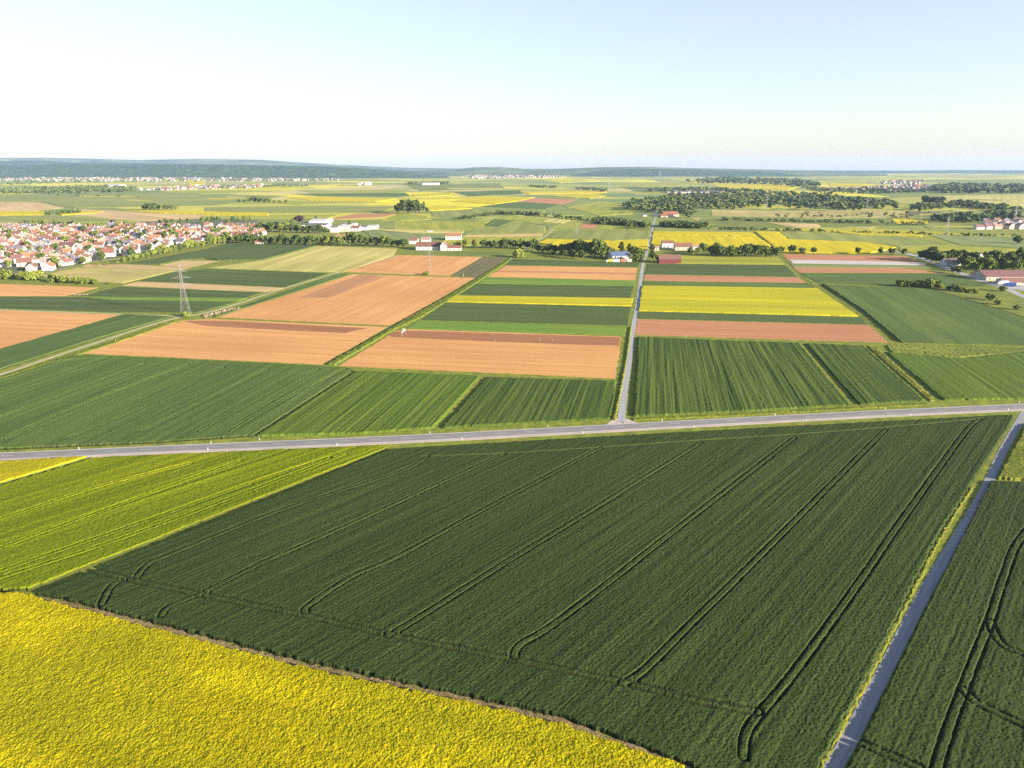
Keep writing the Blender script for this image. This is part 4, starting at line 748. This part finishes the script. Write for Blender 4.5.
at('barn', 'smaller orange farm roof in front of the large one', 'barn', 661, 668, 217.6, 3, 20, 'cream_wall', 'orange', rh=.5, wins=1)
at('house', 'tiny white house left of the track by the middle wood', 'house', 643, 647, 216.4, 2.2, 14, 'white_wall', 'grey', wins=1); at('house', 'tiny white house right of the far track end', 'house', 654, 658, 216, 2.4, 14, 'white_wall', 'grey', wins=1)
for i in range(9):
    x = 668+i*6.6; at('greenhouse', '%s pale farm building from the left in the row before the middle wood' % ordn(i), 'greenhouse', x, x+5.6, 193.4+.2*(i % 3), 2.2+.5*(i % 2), 60, 'cream_wall' if i % 3 == 1 else 'white_wall', 'grey' if i % 2 else 'pink', rh=.4, wins=1, group='pale buildings before the wood', door=False)
at('hall', 'large white far hall above the left village', 'hall', 104, 120, 188, 3.4, 60, 'white_wall', 'white', rh=.3, wins=2, door=False)
at('hall', 'long white far hall with trees left of the central town', 'hall', 422, 438, 185, 2.2, 90, 'white_wall', 'white', rh=.2, wins=2, door=False)
at('barn', 'small far white barn on the left plain', 'barn', 358, 361, 185, 3, 50, 'white_wall', 'orange', wins=1, door=False); at('barn', 'small far barn with pale gable left of the white hall', 'barn', 365, 370, 185, 3, 50, 'white_wall', 'white', ridge='y', wins=1, door=False)
at('shed', 'tiny white shed in the yellow strip beyond the left village', 'shed', 47.5, 52, 214.4, 1.6, 14, 'white_wall', 'white', wins=1, door=False)
# ------------------------------------------------------------------ pylons
def make_pylon(label):
    t = thing('electricity_pylon', label, 'pylon', group='power pylons'); m_ = MB(); hb = 4.2
    wd = lambda z: 2.3*(1-z/24)+.7 if z < 24 else .7*(1-(z-24)/16)+.25*((z-24)/16)
    lv = [0, 5, 10, 14.5, 18.5, 22, 25, 28, 31, 34, 36.5]
    for sx, sy in ((-1,-1),(1,-1),(1,1),(-1,1)):
        for z0, z1 in zip(lv[:-1], lv[1:]): m_.bar((sx*wd(z0), sy*wd(z0), z0-.2*(z0 == 0)), (sx*wd(z1), sy*wd(z1), z1), .085)
    for z0, z1 in zip(lv[:-1], lv[1:]):
        c0 = [(-1,-1),(1,-1),(1,1),(-1,1)]
        for i in range(4):
            a, b = c0[i], c0[(i+1) % 4]
            m_.bar((a[0]*wd(z0), a[1]*wd(z0), z0), (b[0]*wd(z1), b[1]*wd(z1), z1), .035); m_.bar((b[0]*wd(z0), b[1]*wd(z0), z0), (a[0]*wd(z1), a[1]*wd(z1), z1), .035)
            m_.bar((a[0]*wd(z1), a[1]*wd(z1), z1), (b[0]*wd(z1), b[1]*wd(z1), z1), .035)
    m_.bar((0,0,36), (0,0,38), .14, .05); m_.build('mast', M['steel'], t)
    for z, L_ in ((22, 7.6), (27, 6.2), (31.5, 4.4)):
        m_ = MB()
        for sx in (-1, 1):
            for sy in (-1, 1):
                m_.bar((sx*wd(z), sy*wd(z), z), (sx*L_, 0, z+.15), .065); m_.bar((sx*wd(z+1.6), sy*wd(z+1.6), z+1.6), (sx*L_, 0, z+.25), .055)
            for f in (.35, .65): m_.bar((sx*L_*f, .4, z+.05), (sx*L_*f, -.4, z+1.5*(1-f)+.2), .06)
        c = m_.build('crossarm', M['steel'], t)
        for sx in (-1, 1):
            m_ = MB(); m_.bar((sx*L_*.97, 0, z+.1), (sx*L_*.97, 0, z-1.9), .06)
            for k in range(5): m_.bar((sx*L_*.97, 0, z-.5-k*.28), (sx*L_*.97, 0, z-.4-k*.28), .17, .17, 6)
            m_.build('insulator', M['glass'], c)
    return t
PY = [(186.3,315.2,262,'large steel lattice pylon on the green field left of the brown fields'), (430,274.4,243,'thin lattice pylon on the brown field before the red farm'), (945.5,238,216.6,'pale leaning pylon on the green plain at upper right'),
      (766,209.6,193,'pylon in front of the dark wood at upper right'), (866,211,196,'pylon on the tan pasture at right'), (656,219,206,'pylon behind the end of the central track'), (1012.6,228,204,'pylon above the dark roofed right village'), (576,241,224,'faint pylon above the yellow field left of the track'),
      (919.5,226,212,'thin pylon behind the small rape strip at right'), (699,189,177,'small far pylon above the yellow field by the far wood'), (609,192,178,'small far pylon on the central plain'), (659,184,171,'tiny far pylon near the central horizon')]
pyl = None
for px, yb, yt, lab in PY:
    x, y = G(px, yb); hm = (yb-yt)*mpp((yb+yt)/2)*.985*(mpp(yb)/mpp((yb+yt)/2)); sc = hm/38
    if pyl is None: pyl = make_pylon(lab); pyl.location = (x, y, 0); pyl.rotation_euler = (0, 0, .25); pyl.scale = (sc, sc, sc)
    else: dup(pyl, lab, (x, y, 0), .25 if px < 600 else .5, 'power pylons', sc)
# ------------------------------------------------------------------ road furniture
def make_post(label):
    t = thing('delineator_post', label, 'road post', group='white delineator posts')
    m_ = MB(); m_.poly([(-.06,-.05,-.1),(.06,-.05,-.1),(.06,.05,-.1),(-.06,.05,-.1),(-.06,-.05,.95),(.06,-.05,1.02),(.06,.05,1.02),(-.06,.05,.95)], ((0,3,2,1),(4,5,6,7),(0,1,5,4),(1,2,6,5),(2,3,7,6),(3,0,4,7))); m_.build('post', M['white_paint'], t)
    MB().box((0, 0, .76), (.13, .11, .20)).build('band', M['dark'], t); MB().box((0, -.058, .77), (.05, .02, .14)).box((0, .058, .77), (.05, .02, .14)).build('reflector', M['white_paint'], t)
    return t
NP = [(208,450.2),(337,445.6),(462,439.6),(583,433.2),(694,427.2),(806,421),(910,415.6),(1008,410.6)]; FP = [(79,449.4),(211,443.6),(259.5,440.2),(430,433.4),(548,427),(662,421.4),(775,415.4),(885,409.6),(1019,403)]
pst = None
for side, pts in (('near', NP), ('far', FP)):
    for i, p in enumerate(pts):
        lab = 'white road post, %s from the left along the %s edge of the road' % (ordn(i), side); x, y = G(*p)
        if pst is None: pst = make_post(lab); pst.location = (x, y, 0); pst.scale = (1.2, 1.2, 1.05)
        else: dup(pst, lab, (x, y, 0), .1, 'white delineator posts', (1.2, 1.2, 1.05))
def stake(px, py, lab, h=1.4):
    x, y = G(px, py); t = thing('marker_stake', lab, 'stake', (x, y, 0)); MB().bar((0,0,-.2), (.03,0,h), .09, .08, 6).build('post', M['white_paint'], t); MB().bar((.03,0,h-.3), (.03,0,h+.04), .11, .11, 6).build('cap', M['orange_paint'], t)
stake(989.6, 498, 'white marker stake at the right edge of the lower farm track', 1.1); stake(463.4, 276.4, 'white marker stake on the boundary of the upper brown field', 3.0); stake(686, 337.6, 'white marker stake at the top of the tall striped field', 1.8)
# ------------------------------------------------------------------ irrigation on the wet soil
M['spray'] = plain('water_spray', (.85,.88,.92), .3, .3)
def sprinkler(px, py, lab, spray):
    x, y = G(px, py); t = thing('irrigation_sprinkler', lab, 'sprinkler', (x, y, 0), 0, 'sprinklers on the wet soil')
    m_ = MB(); m_.bar((0,0,0), (0,0,1.5), .07)
    for k in range(3): m_.bar((0,0,1), (.7*math.cos(k*2.1), .7*math.sin(k*2.1), -.1), .05)
    m_.build('stand', M['steel'], t); MB().bar((-.1,0,1.5), (.5,0,1.85), .09, .06, 6).build('nozzle', M['steel'], t)
    if spray:
        q = random.Random(2); V = []
        for k in range(150):
            s = q.random(); a = math.radians(62)+q.gauss(0, .05); hor = 7*s*math.cos(a)*1.0; z = 1.8+9.2*s*math.sin(a)-5.6*s*s+q.gauss(0, .1+.25*s); r = hor+q.gauss(0, .1+.5*s); d = .04+.05*q.random()
            c = (r-1.2*s, q.gauss(0, .1+.6*s), z-q.random()**2*3*s); u = Vector((q.gauss(0,1), q.gauss(0,1), q.gauss(0,1))).normalized()*d; v = u.orthogonal().normalized()*d
            V += [tuple(Vector(c)-u-v), tuple(Vector(c)+u-v), tuple(Vector(c)+u+v), tuple(Vector(c)-u+v)]
        o = mk('water_jet', V, np.arange(len(V)).reshape(-1, 4), M['spray'], t)
    return t
sprinkler(402, 336.4, 'irrigation sprinkler throwing a white water jet beside the ditch', True)
for i, p in enumerate(((491.5,334.8),(494.5,341),(539.5,341.4),(552.5,341.2))): sprinkler(p[0], p[1], 'small idle sprinkler, %s from the left on the dark wet soil' % ordn(i), False)
# ------------------------------------------------------------------ rubble heap by the pylon
def rubble():
    q = random.Random(5); a, b = G(203, 317), G(239, 308.6); m_ = MB()
    for k in range(150):
        s = q.random(); o = q.gauss(0, 2.2); x = a[0]+(b[0]-a[0])*s+o*.7; y = a[1]+(b[1]-a[1])*s-o*.7; r = q.uniform(.35, 1.0); zz = max(.1, 1.5-abs(o)*.45)*q.uniform(.3, 1)
        P = []
        for t in range(6):
            an = t*1.047+q.uniform(-.3, .3); P.append((x+math.cos(an)*r*q.uniform(.7, 1.2), y+math.sin(an)*r*q.uniform(.7, 1.2), zz-r*.5))
        n = len(P); P += [(x+(p[0]-x)*.5+q.uniform(-.2,.2), y+(p[1]-y)*.5, zz+r*q.uniform(.3, .7)) for p in P]
        m_.poly(P, [(i, (i+1) % n, n+(i+1) % n, n+i) for i in range(n)]+[tuple(range(n, 2*n))])
    o = m_.build('rubble_heap', M['rubble']); tag(o, 'long heap of pale rubble beside the path right of the large pylon', 'rubble heap')
rubble()
x, y = G(78, 295); m_ = MB(); q = random.Random(9)
for k in range(40): m_.box((x+q.gauss(0, 3), y+q.gauss(0, 1.2), q.uniform(.1, .8)), (q.uniform(.6, 1.4), q.uniform(.6, 1.4), q.uniform(.5, .9)), q.random()*3)
tag(m_.build('rubble_heap', M['rubble']), 'small pale heap at the corner of the upper left brown field', 'rubble heap')
# ------------------------------------------------------------------ vehicles
def wheel(t, x, y, r, wd=.3):
    w_ = MB(); w_.bar((x-wd/2, y, r), (x+wd/2, y, r), r, r, 14); o = w_.build('wheel', M['dark'], t); MB().bar((x-wd/2-.01, y, r), (x+wd/2+.01, y, r), r*.55, r*.55, 10).build('rim', M['steel'], o)
def truck(lab, px, py, rz, cab, body, L_=8.0, name='truck', cat='truck'):
    x, y = G(px, py); t = thing(name, lab, cat, (x, y, .05), rz)
    MB().poly([(-1.2,0,.6),(1.2,0,.6),(1.2,2.1,.6),(-1.2,2.1,.6),(-1.2,0,2.9),(1.2,0,2.9),(1.15,1.6,2.9),(-1.15,1.6,2.9),(1.2,2.1,1.7),(-1.2,2.1,1.7)], ((0,3,2,1),(4,5,6,7),(0,1,5,4),(1,2,8,6,5),(3,0,4,7,9),(2,3,9,8),(8,9,7,6))).build('cab', M[cab], t)
    MB().poly([(-1.0,1.68,2.75),(1.0,1.68,2.75),(1.05,2.1,1.8),(-1.05,2.1,1.8)], ((0,1,2,3),(3,2,1,0))).build('windscreen', M['glass'], t)
    MB().box((0, -L_/2-.1, 2.1), (2.45, L_-.2, 2.7)).build('body', M[body], t); MB().box((0, -L_/2+.5, .65), (1.6, L_+1, .3)).build('chassis', M['dark'], t)
    for yy in (1.0, -L_*.55, -L_*.8):
        for sx in (-1.05, 1.05): wheel(t, sx, yy, .5)
    return t
def car(lab, px, py, rz, paint, name='car'):
    x, y = G(px, py); t = thing(name, lab, 'car', (x, y, .05), rz)
    S_ = [(-2.1,.35),(2.1,.35),(2.15,.75),(1.2,.95),(.5,1.45),(-1.2,1.48),(-1.9,1.0),(-2.15,.9)]; n = len(S_)
    P = [(-.85, a, b) for a, b in S_]+[(.85, a, b) for a, b in S_]; MB().poly(P, [tuple(range(n)), tuple(range(2*n-1, n-1, -1))]+[(i, n+i, n+(i+1) % n, (i+1) % n) for i in range(n)]).build('body', M[paint], t)
    MB().poly([(-.75,1.17,.99),(.75,1.17,.99),(.7,.56,1.43),(-.7,.56,1.43)], ((0,1,2,3),(3,2,1,0))).build('windscreen', M['glass'], t)
    for s in (-1, 1): MB().box((s*.855, -.35, 1.18), (.03, 1.5, .34)).build('window', M['glass'], t)
    for yy in (1.35, -1.35):
        for s in (-.8, .8): wheel(t, s, yy, .33, .2)
truck('blue lorry parked in the yard before the red roofed hall', 1006, 286.4, 1.2, 'blue_paint', 'blue_paint', 7); truck('white box truck left of the blue lorry in the yard', 999.5, 284.6, 1.5, 'white_paint', 'white_paint', 7)
car('white car parked at the left end of the hall yard', 994.5, 283.4, 1.4, 'white_paint'); car('pale car beside the pink roofed house by the lane', 953.5, 267.2, 1.2, 'white_paint')
for i, (px, cb, bd, lab) in enumerate(((608,'white_paint','yellow_paint','yellow trailer truck at the left of the blue roofed shed'), (614.5,'white_paint','white_paint','white trailer truck in front of the blue roofed shed'), (620.5,'red_wall','orange_paint','orange trailer truck in front of the blue roofed shed'), (626.5,'blue_paint','cream_wall','cream trailer truck nearest to the central track'))):
    truck(lab, px, 262.3, 1.57, cb, bd, 5.5)
# ------------------------------------------------------------------ the air between
m = bpy.data.materials.new('haze'); m.use_nodes = True; nt = m.node_tree
for n in list(nt.nodes): nt.nodes.remove(n)
out = nt.nodes.new('ShaderNodeOutputMaterial'); pv = nt.nodes.new('ShaderNodeVolumePrincipled')
pv.inputs['Color'].default_value = (.42, .61, 1, 1); pv.inputs['Density'].default_value = 2.6e-5; pv.inputs['Anisotropy'].default_value = 0.0
nt.links.new(pv.outputs[0], out.inputs['Volume']); m.cycles.homogeneous_volume = True
o = MB().box((0, 7450, 134.5), (34000, 17000, 275)).build('haze', m); tag(o, 'pale summer haze over the plain', 'haze', None, 'stuff')
